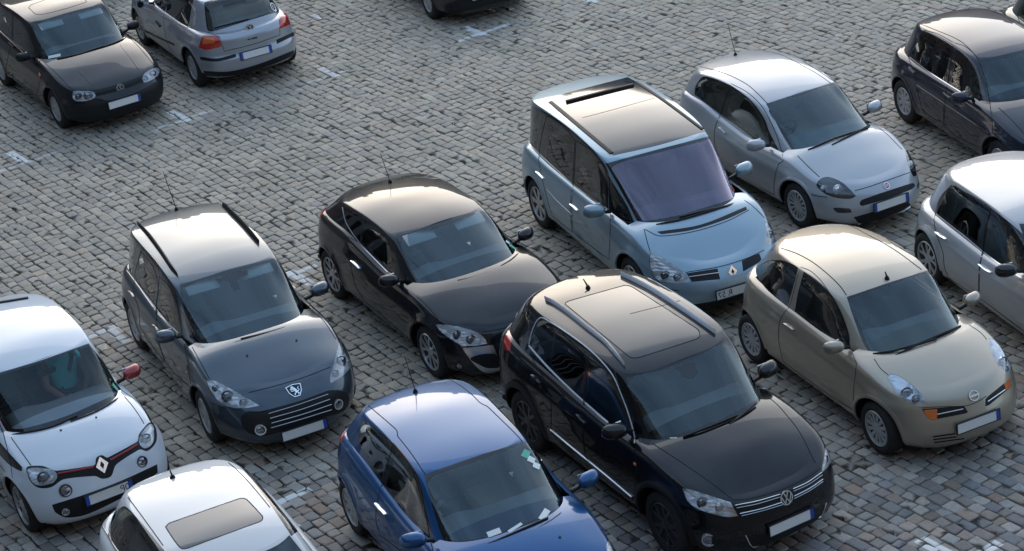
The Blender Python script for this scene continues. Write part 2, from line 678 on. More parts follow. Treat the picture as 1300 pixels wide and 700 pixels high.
        for a, b in zip(rows, rows[1:]):
            for j in range(MM):
                f = list(dict.fromkeys([a[j], a[j + 1], b[j + 1], b[j]]))
                if len(f) > 2:
                    faces.append(f)
        V = np.array(verts)
        s.V, s.F, s.nlow = V, faces, nlow
        # smooth normals
        Nn = np.zeros_like(V)
        tri = [(f[0], f[k], f[k + 1]) for f in faces for k in range(1, len(f) - 1)]
        tf = np.array([i for i, f in enumerate(faces) for k in range(1, len(f) - 1)])
        tri = np.array(tri)
        cr = np.cross(V[tri[:, 1]] - V[tri[:, 0]], V[tri[:, 2]] - V[tri[:, 0]])
        for k in range(3):
            np.add.at(Nn, tri[:, k], cr)
        ln = np.linalg.norm(Nn, axis=1)
        Nn /= np.maximum(ln, 1e-12)[:, None]
        s.Nn, s.tri = Nn, tri
        lowt = tf < nlow
        VV = [tuple(v) for v in V]
        s.bvh = {}
        s.tsub = {}
        for key, msk in (('all', np.ones(len(tri), bool)), ('low', lowt), ('up', ~lowt)):
            tt = tri[msk]
            s.tsub[key] = tt
            s.bvh[key] = BVHTree.FromPolygons(VV, [tuple(map(int, t)) for t in tt], all_triangles=True)
        # editable shell: plain lists, cut later along the traced outlines
        s.sv = [v for v in V]
        s.sn = [n for n in Nn]
        s.sf = [list(f) for f in faces]
        s.sp = [0] * nlow + [1] * (len(faces) - nlow)
        s.sr = [0] * len(faces)
        C = np.array([V[f].mean(0) for f in faces])
        fn = np.zeros((len(faces), 3))
        np.add.at(fn, tf, cr)
        s.fc = [c for c in C]
        s.fn = [n for n in fn]
        s.regions = {0: ('body', s.P['paint'])}

    def fit_side(s, P):
        """shoulder line just under the traced side windows, roof edge just over them"""
        top, bot = {}, {}
        for txt in P['dlo']:
            tok = txt.split()
            if tok[0] == '@':
                continue
            t = P['tl'][tok[0]]
            q = np.array([[float(a) for a in k.rstrip('!').split(',')] for k in tok[1:]]) * t[2] + np.array(t[:2])
            for a, b in zip(q, np.roll(q, -1, 0)):
                for u in np.linspace(0, 1, 60):
                    c = a + (b - a) * u
                    k = int(c[0] // 2)
                    top[k] = min(top.get(k, 1e9), c[1])
                    bot[k] = max(bot.get(k, -1e9), c[1])
        ks = sorted(top)
        n = len(ks)
        if n < 12:
            return
        ks = ks[int(n * .12):int(n * .80)]
        kx = np.array([k * 2 + 1.0 for k in ks])
        ty, by = np.array([top[k] for k in ks]), np.array([bot[k] for k in ks])
        xs = np.linspace(-1.9, 1.0, 60)
        near = s.near

        def line(y, z):
            q = s.px(np.stack([xs, np.broadcast_to(y, xs.shape) * near, z], 1))
            o = np.argsort(q[:, 0])
            return np.interp(kx, q[o, 0], q[o, 1], left=np.nan, right=np.nan)
        # roof edge
        best = None
        ub = P['ut']
        for w in np.linspace(-.09, .09, 19):
            for dz in np.linspace(-.04, .06, 11):
                e = line(ub[2] + w, s.zr(xs) + dz - P.get('rc', .05)) - (ty - P.get('rail_px', 3.6))
                c = np.nanmean(e ** 2) + (w / .03) ** 2 * .6 + (dz / .02) ** 2 * .6
                if best is None or c < best[0]:
                    best = (c, w, dz, np.nanmean(e))
        _, w, dz, er = best
        P['ut'] = (ub[0], ub[1], ub[2] + w, ub[3], ub[4])
        P['zr'] = [(x, z + dz) for x, z in P['zr']]
        s.zr = Curve(P['zr'], P.get('zrb', .1))
        # shoulder
        uw = P['uf'][2]
        best2 = None
        for a in np.linspace(-.12, .12, 25):
            for b in np.linspace(-.08, .08, 17):
                e = line(uw, s.zh(xs, np.full(len(xs), uw)) + a + b * xs) - (by + 2.2)
                c = np.nanmean(e ** 2) + (a / .05) ** 2 * .4 + (b / .015) ** 2 * .5
                if best2 is None or c < best2[0]:
                    best2 = (c, a, b, np.nanmean(e))
        _, a, b, er2 = best2
        P['ze'] = [(x, z + (a + b * x) * float(1 - sm(np.array(x), .35, 1.0))) for x, z in P['ze']]
        s.ze = Curve(P['ze'], .07)
        if DEBUG:
            print(s.root['label'][:28], 'SIDE roof w%+.3f z%+.3f err %.1f | shoulder a%+.3f b%+.3f err %.1f' % (w, dz, er, a, b, er2))

    def fit_top(s, P, uf, ub, xo):
        """put the front edge of the roof just above the traced top edge of the windscreen"""
        tok = P['fit'][1].split()
        t = P['fit'][0][tok[0]]
        ks = [i for i, k in enumerate(tok) if k.endswith('!')]
        pts = np.array([[float(a) for a in k.rstrip('!').split(',')] for k in tok[ks[0]:ks[1] + 1]]) * t[2] + np.array(t[:2])
        q = np.concatenate([np.linspace(a, b, 8) for a, b in zip(pts, pts[1:])]) - np.array([0, 1.3])
        best = None
        for w in (np.linspace(-.05, .05, 5) if not P.get('dlo') else (-.01, 0, .01)):
            for p_ in (2.6, 3.2, 4.0, 5.0):
                for e in (2.2, 2.7, 3.3, 4.0):
                    L, _ = half_loop(xo, 0 + ub[0], ub[1], ub[2] + w, (p_, e), ub[4], ts=np.linspace(0, .36, 26) ** 1.3)
                    for dx in np.linspace(-.16, .16, 17):
                        X, Y = L[:, 0] + dx * np.clip((L[:, 0] - xo) / (ub[0] - xo), 0, 1), L[:, 1]
                        Z = s.zr(X) - P.get('rc', .05) * (Y / (ub[2] + w)) ** 2.2
                        V = s.px(np.concatenate([np.stack([X, -Y, Z], 1)[::-1], np.stack([X, Y, Z], 1)[1:]]))
                        d = np.sqrt(((q[:, None] - V[None]) ** 2).sum(2)).min(1)
                        c = (d ** 2).mean() + abs(w) * 6
                        if best is None or c < best[0]:
                            best = (c, (ub[0] + dx, ub[1], ub[2] + w, (p_, e), ub[4]))
        if DEBUG:
            print(s.root['label'][:30], 'fit', round(math.sqrt(best[0]), 2), best[1][0], best[1][2:4], 'was', ub[0], ub[2])
        P['ut'] = best[1]
        return best[1]

    def zh(s, x, y):
        u = np.clip(np.abs(y) / (s.P['W'] - .1), 0, 1.15)
        z = s.ze(x) + s.cr(x) * (1 - u ** s.P.get('crp', 2.4))
        if 'bulge' in s.P:
            z = z + s.P['bulge'](x, np.abs(y))
        return z

    def zroof(s, x, y):
        return s.zr(x) - s.P.get('rc', .05) * (np.abs(y) / s.P['ut'][2]) ** 2.2

    def sample(s, key, loc, ti):
        t = s.tsub[key][ti]
        a, b, c = s.V[t]
        p = np.array(loc)
        v0, v1, v2 = b - a, c - a, p - a
        d00, d01, d11, d20, d21 = v0 @ v0, v0 @ v1, v1 @ v1, v2 @ v0, v2 @ v1
        den = d00 * d11 - d01 * d01
        if abs(den) < 1e-18:
            return s.Nn[t[0]]
        v, w = (d11 * d20 - d01 * d21) / den, (d00 * d21 - d01 * d20) / den
        n = s.Nn[t[0]] * (1 - v - w) + s.Nn[t[1]] * v + s.Nn[t[2]] * w
        l = np.linalg.norm(n)
        return n / l if l > 1e-9 else s.Nn[t[0]]

    def cast(s, p, key='all', org=None, d=None):
        o = Vector(s.camL if org is None else org)
        d = Vector(s.ray(p) if d is None else d).normalized()
        loc, nor, ti, dist = s.bvh[key].ray_cast(o, d)
        if loc is None:
            return None, None
        n = s.sample(key, loc, ti)
        if n @ np.array(d) > 0.3:
            n = -n
        return np.array(loc), n

    # ---- traces: "tile x,y x,y! x,y"  ('!' = sharp corner)
    def tr(s, txt, closed=True, smooth=True, seg=5):
        if not isinstance(txt, str):
            return txt
        tok = txt.split()
        if tok[0] in '@#':                      # out of the picture: side view (x,z) or front view (y,z) in metres
            sh = [k.endswith('!') for k in tok[1:]]
            q = np.array([[float(a) for a in k.rstrip('!').split(',')] for k in tok[1:]])
            if tok[0] == '@':
                V3 = np.stack([q[:, 0], np.full(len(q), -s.P['W'] + .14), q[:, 1]], 1)
            else:
                V3 = np.stack([np.full(len(q), s.xF - .14), q[:, 0], q[:, 1]], 1)
            tok = ['%f,%f%s' % (a[0], a[1], '!' if k else '') for a, k in zip(s.px(V3), sh)]
        t = s.tiles[tok[0]] if tok[0] in s.tiles else None
        if t is not None:
            tok = tok[1:]
        else:
            t = (0, 0, 1)
        pts, sh = [], []
        for k in tok:
            sh.append(k.endswith('!'))
            a, b = k.rstrip('!').split(',')
            pts.append((t[0] + float(a) * t[2], t[1] + float(b) * t[2]))
        P = np.array(pts)
        if not smooth:
            return P
        n = len(P)
        out = []
        rng = range(n if closed else n - 1)
        for i in rng:
            p1, p2 = P[i], P[(i + 1) % n]
            L = np.hypot(*(p2 - p1))
            if closed or i > 0:
                p0 = P[i - 1]
            else:
                p0 = 2 * p1 - p2
            if closed or i + 2 < n:
                p3 = P[(i + 2) % n]
            else:
                p3 = 2 * p2 - p1
            m1 = (p2 - p1) if sh[i] else _tan(p0, p1, p2, L)
            m2 = (p2 - p1) if sh[(i + 1) % n] else _tan(p1, p2, p3, L)
            ns = max(1, min(seg, int(L / 2.2) + 1))
            for k in range(ns):
                u = k / ns
                h = (2 * u ** 3 - 3 * u ** 2 + 1, u ** 3 - 2 * u ** 2 + u, -2 * u ** 3 + 3 * u ** 2, u ** 3 - u ** 2)
                out.append(h[0] * p1 + h[1] * m1 + h[2] * p2 + h[3] * m2)
        if not closed:
            out.append(P[-1])
        return np.array(out)

    def ws_auto(s, rear=False, inset_=0.0, lo=.13, hi=.965, cut=.42):
        """windscreen outline straight from the greenhouse shape"""
        UX, UY, UZ, b, nb = s.UP
        fr = (nb[:, 0] * (-1 if rear else 1)) > cut
        idx = np.nonzero(fr)[0]
        if rear:
            idx = idx[::-1]
        def row(f):
            out = []
            for i in idx:
                k = f * 1.0
                out.append([np.interp(k, b[i], UX[i]), np.interp(k, b[i], UY[i]), np.interp(k, b[i], UZ[i])])
            return np.array(out)
        top, bot = row(hi - inset_), row(lo + inset_)
        loop = np.concatenate([top[::-1] * [1, -1, 1], top[1:], bot[::-1], bot[1:] * [1, -1, 1]])
        return s.px(loop)

    # ---- cut the shell along a traced outline and give the inside to a part
    def cut(s, name, poly, mat, key='all', mirror=False, skin=None, at=None, parent=None, meta=None):
        first = rid = len(s.regions)
        s.regions[rid] = (name, mat)
        for mir in ((False, True) if mirror else (False,)):
            if mir:
                rid = len(s.regions)
                s.regions[rid] = (name, mat)
            s._cut(poly, rid, key, mir)
        return first

    def _cut(s, poly, rid, key, mir):
        fl = np.array([1, -1, 1.0]) if mir else np.ones(3)
        camL = s.camL * fl
        part = np.array(s.sp)
        FC, FN = np.array(s.fc), np.array(s.fn)
        Pp = s.px(FC * fl)
        lo, hi = poly.min(0) - 14, poly.max(0) + 14
        ok = (Pp[:, 0] > lo[0]) & (Pp[:, 0] < hi[0]) & (Pp[:, 1] > lo[1]) & (Pp[:, 1] < hi[1])
        ok &= ((camL - FC) * FN).sum(1) > 0
        if key != 'all':
            ok &= part == (0 if key == 'low' else 1)
        cand = np.nonzero(ok)[0]
        if not len(cand):
            return
        nx = np.roll(poly, -1, 0)
        sx0, sx1 = np.minimum(poly[:, 0], nx[:, 0]), np.maximum(poly[:, 0], nx[:, 0])
        sy0, sy1 = np.minimum(poly[:, 1], nx[:, 1]), np.maximum(poly[:, 1], nx[:, 1])
        rays = np.array([s.ray(p) * fl for p in poly])
        nos = np.cross(rays, np.roll(rays, -1, 0))
        ln = np.linalg.norm(nos, axis=1)
        nos /= np.maximum(ln, 1e-15)[:, None]
        ids = sorted({v for i in cand for v in s.sf[i]})
        pxs = dict(zip(ids, s.px(np.array([s.sv[v] for v in ids]) * fl)))
        cache = {}
        done = []
        for i in cand:
            f = s.sf[i]
            q = np.array([pxs[v] for v in f])
            bx0, by0 = q.min(0)
            bx1, by1 = q.max(0)
            hit = np.nonzero((sx0 <= bx1) & (sx1 >= bx0) & (sy0 <= by1) & (sy1 >= by0) & (ln > 1e-12))[0]
            if not len(hit):
                done.append(i)
                continue
            pieces = [f]
            for h in hit:
                no = nos[h]
                out = []
                for pc in pieces:
                    if pc is not f:
                        qx = [pxs[v][0] for v in pc]
                        qy = [pxs[v][1] for v in pc]
                        if min(qx) > sx1[h] or max(qx) < sx0[h] or min(qy) > sy1[h] or max(qy) < sy0[h]:
                            out.append(pc)
                            continue
                    d = [float((s.sv[v] - camL) @ no) for v in pc]
                    if min(d) > -2e-6 or max(d) < 2e-6:
                        out.append(pc)
                        continue
                    A, B = [], []
                    m = len(pc)
                    for k in range(m):
                        v, w = pc[k], pc[(k + 1) % m]
                        dv, dw = d[k], d[(k + 1) % m]
                        if dv >= -2e-6:
                            A.append(v)
                        if dv <= 2e-6:
                            B.append(v)
                        if (dv > 2e-6 and dw < -2e-6) or (dv < -2e-6 and dw > 2e-6):
                            ck = (min(v, w), max(v, w), h)
                            if ck not in cache:
                                t = dv / (dv - dw)
                                co = s.sv[v] + (s.sv[w] - s.sv[v]) * t
                                n_ = s.sn[v] + (s.sn[w] - s.sn[v]) * t
                                l_ = math.sqrt(float(n_ @ n_))
                                cache[ck] = len(s.sv)
                                s.sv.append(co)
                                s.sn.append(n_ / l_ if l_ > 1e-9 else n_)
                                pxs[cache[ck]] = s.px(co * fl)[0]
                            A.append(cache[ck])
                            B.append(cache[ck])
                    if len(A) > 2:
                        out.append(A)
                    if len(B) > 2:
                        out.append(B)
                pieces = out
            if len(pieces) == 1:
                done.append(i)
                continue
            for k, pc in enumerate(pieces):
                c = sum(s.sv[v] for v in pc) / len(pc)
                if k == 0:
                    s.sf[i], s.fc[i] = pc, c
                    done.append(i)
                else:
                    s.sf.append(pc)
                    s.fc.append(c)
                    s.fn.append(s.fn[i])
                    s.sp.append(s.sp[i])
                    s.sr.append(s.sr[i])
                    done.append(len(s.sf) - 1)
        C = s.px(np.array([s.fc[i] for i in done]) * fl)
        got = [i for i, k in zip(done, in_poly(C, poly)) if k]
        if s.regions[rid][0] in ('side_window', 'window_seal', 'window_frame', 'headlight', 'grille', 'tail_light', 'side_stripe', 'windscreen', 'rear_window'):
            # keep the one connected piece; slivers caught on a neighbouring panel stay where they were
            own = {}

            def find(a):
                while own[a] != a:
                    own[a] = own[own[a]]
                    a = own[a]
                return a
            for i in got:
                for v in s.sf[i]:
                    own.setdefault(v, v)
                r = find(s.sf[i][0])
                for v in s.sf[i][1:]:
                    own[find(v)] = r
            cnt = {}
            for i in got:
                cnt.setdefault(find(s.sf[i][0]), []).append(i)
            if len(cnt) > 1:
                got = max(cnt.values(), key=len)
        for i in got:
            s.sr[i] = rid

    def rear_glass(s, mat):
        rid = len(s.regions)
        s.regions[rid] = ('rear_window', mat)
        for i in s.rearf:
            s.sr[i] = rid

    def cut_arches(s):
        P = s.P
        C = np.array(s.fc)
        for cx in (P['wb'] / 2, -P['wb'] / 2):
            m = (np.array(s.sp) == 0) & (np.abs(C[:, 1]) > .45) & (np.hypot(C[:, 0] - cx, C[:, 2] - P['R']) < P['Ra'] + .018)
            for i in np.nonzero(m)[0]:
                s.sr[i] = -1

    def finish(s):
        """split the cut shell into part objects"""
        groups = {}
        for i, r in enumerate(s.sr):
            groups.setdefault(r, []).append(i)
        # the windscreen and the bodywork meet at a crease: each gets its own smooth normals
        FN = np.array(s.fn)
        FN /= np.maximum(np.linalg.norm(FN, axis=1), 1e-12)[:, None]
        scr = [s.regions[r][0] in ('windscreen', 'windscreen_frame') for r in range(len(s.regions))]
        acc = [np.zeros((len(s.sv), 3)), np.zeros((len(s.sv), 3))]
        for i, r in enumerate(s.sr):
            k = 1 if r >= 0 and scr[r] else 0
            acc[k][s.sf[i]] += FN[i]
        SN = np.array(s.sn)
        ln = [np.linalg.norm(a, axis=1) for a in acc]
        both = (ln[0] > 1e-6) & (ln[1] > 1e-6)
        # ring of vertices next to the crease too
        near = set(np.nonzero(both)[0].tolist())
        for f in s.sf:
            if any(v in near for v in f):
                both[f] = True
        NRM = [np.where((both & (ln[k] > 1e-6))[:, None], acc[k] / np.maximum(ln[k], 1e-9)[:, None], SN) for k in (0, 1)]
        s.part = {}
        for rid, fs in groups.items():
            if rid < 0:
                continue
            name, mat = s.regions[rid]
            vm, vs, fc, nr = {}, [], [], []
            for i in fs:
                q = []
                for v in s.sf[i]:
                    if v not in vm:
                        vm[v] = len(vs)
                        vs.append(s.sv[v])
                        nr.append(NRM[1 if scr[rid] else 0][v])
                    q.append(vm[v])
                fc.append(q)
            s.part[rid] = mesh_obj(name, vs, fc, mat, s.root, True, nr)

    # ---- things laid along the surface
    def surf(s, poly, key='all'):
        out = []
        for p in poly:
            l, n = s.cast(p, key)
            if l is not None:
                out.append((l, n))
        return out

    def ribbon(s, name, poly, w, h, off, mat, key='all', mirror=False, closed=False, flat=False, parent=None, taper=False):
        pts = s.surf(poly, key)
        if len(pts) < 2:
            return None
        obs = []
        for mir in ((0, 1) if mirror else (0,)):
            obs.append(s._ribbon(name, pts, w, h, off, mat, closed, mir, flat, parent or s.root, taper))
        return obs

    def _ribbon(s, name, pts, w, h, off, mat, closed, mir, flat, parent, taper):
        L = np.array([p[0] for p in pts])
        Nn = np.array([p[1] for p in pts])
        if len(L) > 4:                              # steady the normals
            for _ in range(2):
                Nn[1:-1] = (Nn[:-2] + 2 * Nn[1:-1] + Nn[2:]) / 4
            Nn /= np.linalg.norm(Nn, axis=1)[:, None]
        m = len(L)
        verts, faces = [], []
        sec = [(-1, -.3), (-.8, .75), (0, 1), (.8, .75), (1, -.3)] if not flat else [(-1, -.2), (-1, 1), (1, 1), (1, -.2)]
        for i in range(m):
            if closed:
                t = L[(i + 1) % m] - L[i - 1]
            else:
                t = L[min(i + 1, m - 1)] - L[max(i - 1, 0)]
            t /= max(np.linalg.norm(t), 1e-9)
            b = np.cross(Nn[i], t)
            b /= max(np.linalg.norm(b), 1e-9)
            k = 1.0
            if taper and not closed:
                u = i / (m - 1)
                k = min(1, .35 + 3 * min(u, 1 - u))
            for sx, sz in sec:
                verts.append(L[i] + b * sx * w / 2 * k + Nn[i] * (off + h * sz))
        ns = len(sec)
        for i in range(m if closed else m - 1):
            j = (i + 1) % m
            for k in range(ns - 1):
                faces.append([i * ns + k, i * ns + k + 1, j * ns + k + 1, j * ns + k])
        if not closed:
            faces.append(list(range(ns)))
            faces.append([(m - 1) * ns + k for k in range(ns)][::-1])
        V = np.array(verts)
        f0 = faces[(m // 2) * (ns - 1) + (ns - 1) // 2 if len(faces) > (m // 2) * (ns - 1) + (ns - 1) // 2 else 0]
        fnn = np.cross(V[f0[1]] - V[f0[0]], V[f0[2]] - V[f0[0]])
        if fnn @ Nn[min(m // 2, m - 1)] < 0:
            faces = [f[::-1] for f in faces]
        if mir:
            V[:, 1] *= -1
            faces = [f[::-1] for f in faces]
        o = mesh_obj(name, V, faces, mat, parent, not flat)
        if not flat:
            o.data.set_sharp_from_angle(angle=R(50))
        return o


def _tan(p0, p1, p2, L):
    """tangent at p1 leaning towards the longer neighbour, so long edges stay straight and corners stay tight"""
    a, b = p1 - p0, p2 - p1
    l1, l2 = np.hypot(*a), np.hypot(*b)
    t = a * l1 ** .6 + b * l2 ** .6
    n = np.hypot(*t)
    return t / max(n, 1e-9) * min(L, 1.6 * min(l1, l2)) * .95


def in_poly(pts, poly):
    pts = np.atleast_2d(pts)
    x, y = pts[:, 0], pts[:, 1]
    r = np.zeros(len(pts), bool)
    n = len(poly)
    for i in range(n):
        x1, y1 = poly[i]
        x2, y2 = poly[(i + 1) % n]
        if y1 == y2:
            continue
        c = ((y1 > y) != (y2 > y)) & (x < (x2 - x1) * (y - y1) / (y2 - y1) + x1)
        r ^= c
    return r


def inset(poly, d):
    """move a closed outline inwards by d pixels"""
    a = 0.5 * np.sum(poly[:, 0] * np.roll(poly[:, 1], -1) - np.roll(poly[:, 0], -1) * poly[:, 1])
    t = np.roll(poly, -1, 0) - np.roll(poly, 1, 0)
    t /= np.maximum(np.hypot(t[:, 0], t[:, 1])[:, None], 1e-9)
    n = np.stack([-t[:, 1], t[:, 0]], 1) * (1 if a > 0 else -1)
    return poly + n * d


# ---------------------------------------------------------------- parts every car has
def arch_rings(s, mat, wid=.045, name='wheel_arch'):
    P = s.P
    for cx in (P['wb'] / 2, -P['wb'] / 2):
        for sg in (1, -1):
            verts, faces = [], []
            n = 40
            cols = []
            for i in range(n + 1):
                t = R(-28) + (R(236)) * i / n
                col = []
                for k, r in enumerate((P['Ra'] + wid, P['Ra'] + wid * .5, P['Ra'] + .004, P['Ra'])):
                    x, z = cx + r * math.cos(t), P['R'] + r * math.sin(t)
                    if z < max(P.get('zbs', .2), P.get('zbr', .28) if cx < 0 else 0) + .02:
                        col = None
                        break
                    loc, nn_, ti, ds = s.bvh['low'].ray_cast(Vector((x, sg * 2, z)), Vector((0, -sg, 0)))
                    if loc is None or abs(loc.y) < .3:
                        col = None
                        break
                    n_ = s.sample('low', loc, ti)
                    n_ = n_ * np.sign(n_[1] * sg)
                    o = (.0005, .006, .008, .004)[k]
                    col.append(tuple(np.array(loc) + n_ * o))
                if col:
                    q = col[-1]
                    col.append((q[0], q[1] - sg * .02, q[2]))
                    q = (cx + (P['Ra'] + .025) * math.cos(t), sg * (P['W'] - .40), P['R'] + (P['Ra'] + .025) * math.sin(t))
                    col.append(q)
                    cols.append(col)
            for c in cols:
                verts += c
            m = 6
            for i in range(len(cols) - 1):
                for k in range(m - 1):
                    f = [i * m + k, i * m + k + 1, (i + 1) * m + k + 1, (i + 1) * m + k]
                    faces.append(f if sg == 1 else f[::-1])
            o = mesh_obj(name, verts, faces, mat, s.root)
            o.data.materials.append(MT['dark'])
            for p in o.data.polygons:
                if p.index % (m - 1) >= m - 2:
                    p.material_index = 1


def underbody(s):
    P = s.P
    bm = bmesh.new()
    a, b = s.xR + .25, s.xF - .25
    add_box(bm, ((a + b) / 2, 0, .255), (b - a, 2 * (P['W'] - .42), .07))
    l = P['wb'] - 2 * P['Ra'] - .06
    add_box(bm, (0, 0, .29), (l, 2 * P['W'] - .14, .12))
    for cx in (P['wb'] / 2, -P['wb'] / 2):
        add_box(bm, (cx, 0, P['R'] + .1), (.9, 2 * (P['W'] - .36), .5))
    bm_obj('underbody', bm, MT['dark'], s.root, False)


def wheels(s, style):
    """style: dict(n, kind, rim, mat, w)"""
    P = s.P
    Rr = P['R']
    rr = style.get('rim', Rr - .10)
    tw = style.get('tw', .195)
    bm = bmesh.new()
    add_lathe(bm, [(rr, -tw + .012), (Rr - .03, -tw), (Rr - .006, -tw + .022), (Rr, -tw + .05), (Rr, -.05), (Rr - .006, -.022), (Rr - .028, -.004), (rr + .03, .002), (rr + .008, -.008), (rr, -.03)], 40)
    tyre = bpy.data.meshes.new('tyre')
    bm.to_mesh(tyre)
    bm.free()
    tyre.polygons.foreach_set('use_smooth', [True] * len(tyre.polygons))
    tyre.set_sharp_from_angle(angle=R(40))
    tyre.materials.append(MT['rubber'])
    bm = bmesh.new()
    add_lathe(bm, [(rr + .004, -.012), (rr - .006, -.004), (rr - .016, -.008), (rr - .022, -.05), (rr - .035, -.13)], 36)
    fs = [f for f in bm.faces if len(f.verts) > 4]
    bmesh.ops.delete(bm, geom=fs, context='FACES')
    n, kind = style['n'], style.get('kind', 'spoke')
    hub = style.get('hub', .05)
    yh, yr = style.get('yh', -.022), style.get('yr', -.018)
    wi, wo = style.get('wi', .030), style.get('wo', .045)

    def spoke(ang, skew=0.0, wi=wi, wo=wo, r0=.03, r1=None):
        r1 = r1 or rr - .008
        rm = (r0 + r1) / 2
        sec = []
        for r, w_, y in ((r0, wi, yh), (rm, (wi + wo) / 2 * .95, (yh + yr) / 2 + .004), (r1, wo, yr)):
            row = []
            for u, dy in ((-.5, -.03), (-.5, -.004), (-.28, .0), (.28, .0), (.5, -.004), (.5, -.03)):
                t = ang + skew * (r - r0) / (r1 - r0) + math.atan2(u * w_, r)
                q = math.hypot(r, u * w_)
                row.append(bm.verts.new((q * math.cos(t), y + dy, q * math.sin(t))))
            sec.append(row)
        for a, b in zip(sec, sec[1:]):
            for k in range(5):
                bm.faces.new((a[k], b[k], b[k + 1], a[k + 1]))
    for i in range(n):
        a = 2 * math.pi * i / n + math.pi / 2
        if kind == 'twin':
            d = style.get('split', .13)
            spoke(a - d * .25, -d * .75)
            spoke(a + d * .25, d * .75)
        else:
            spoke(a)
    add_lathe(bm, [(hub + .02, yh - .02), (hub + .012, yh + .002), (hub, yh + .006), (hub * .55, yh + .009), (.002, yh + .009)], 20)
    if kind == 'cap':
        add_lathe(bm, [(rr - .014, yr - .02), (rr - .014, yr + .002), (rr - .035, yr + .001), (rr - .036, yr - .02)], 36)
        fs = [f for f in bm.faces if len(f.verts) > 12]
        bmesh.ops.delete(bm, geom=[f for f in fs if f.calc_area() > .06], context='FACES')
    bmesh.ops.recalc_face_normals(bm, faces=bm.faces)
    rim = bpy.data.meshes.new('rim')
    bm.to_mesh(rim)
    bm.free()
    rim.polygons.foreach_set('use_smooth', [True] * len(rim.polygons))
    rim.set_sharp_from_angle(angle=R(32))
    rim.materials.append(style['mat'])
    bm = bmesh.new()
    add_lathe(bm, [(rr - .02, -.10), (rr - .02, -.085), (.03, -.08)], 28)
    disc = bpy.data.meshes.new('wheel')
    bm.to_mesh(disc)
    bm.free()
    disc.materials.append(MT['dark'])
    yo0 = P.get('track', P['W'] - .025)
    for cx in (P['wb'] / 2, -P['wb'] / 2):
        yo = yo0
        for dx in (-.08, 0, .08):
            l_ = s.bvh['low'].ray_cast(Vector((cx + dx, -2, Rr + P['Ra'] * .75)), Vector((0, 1, 0)))[0]
            if l_ is not None:
                yo = min(yo, -l_.y + .006)
        for sg in (1, -1):
            w = bpy.data.objects.new('wheel', disc)
            COL.objects.link(w)
            w.parent = s.root
            w.location = (cx, sg * yo, Rr)
            w.rotation_euler = (0, rnd.uniform(0, 6.28), 0 if sg == 1 else math.pi)
            for nm, me in (('tyre', tyre), ('rim', rim)):
                c = bpy.data.objects.new(nm, me)
                COL.objects.link(c)
                c.parent = w


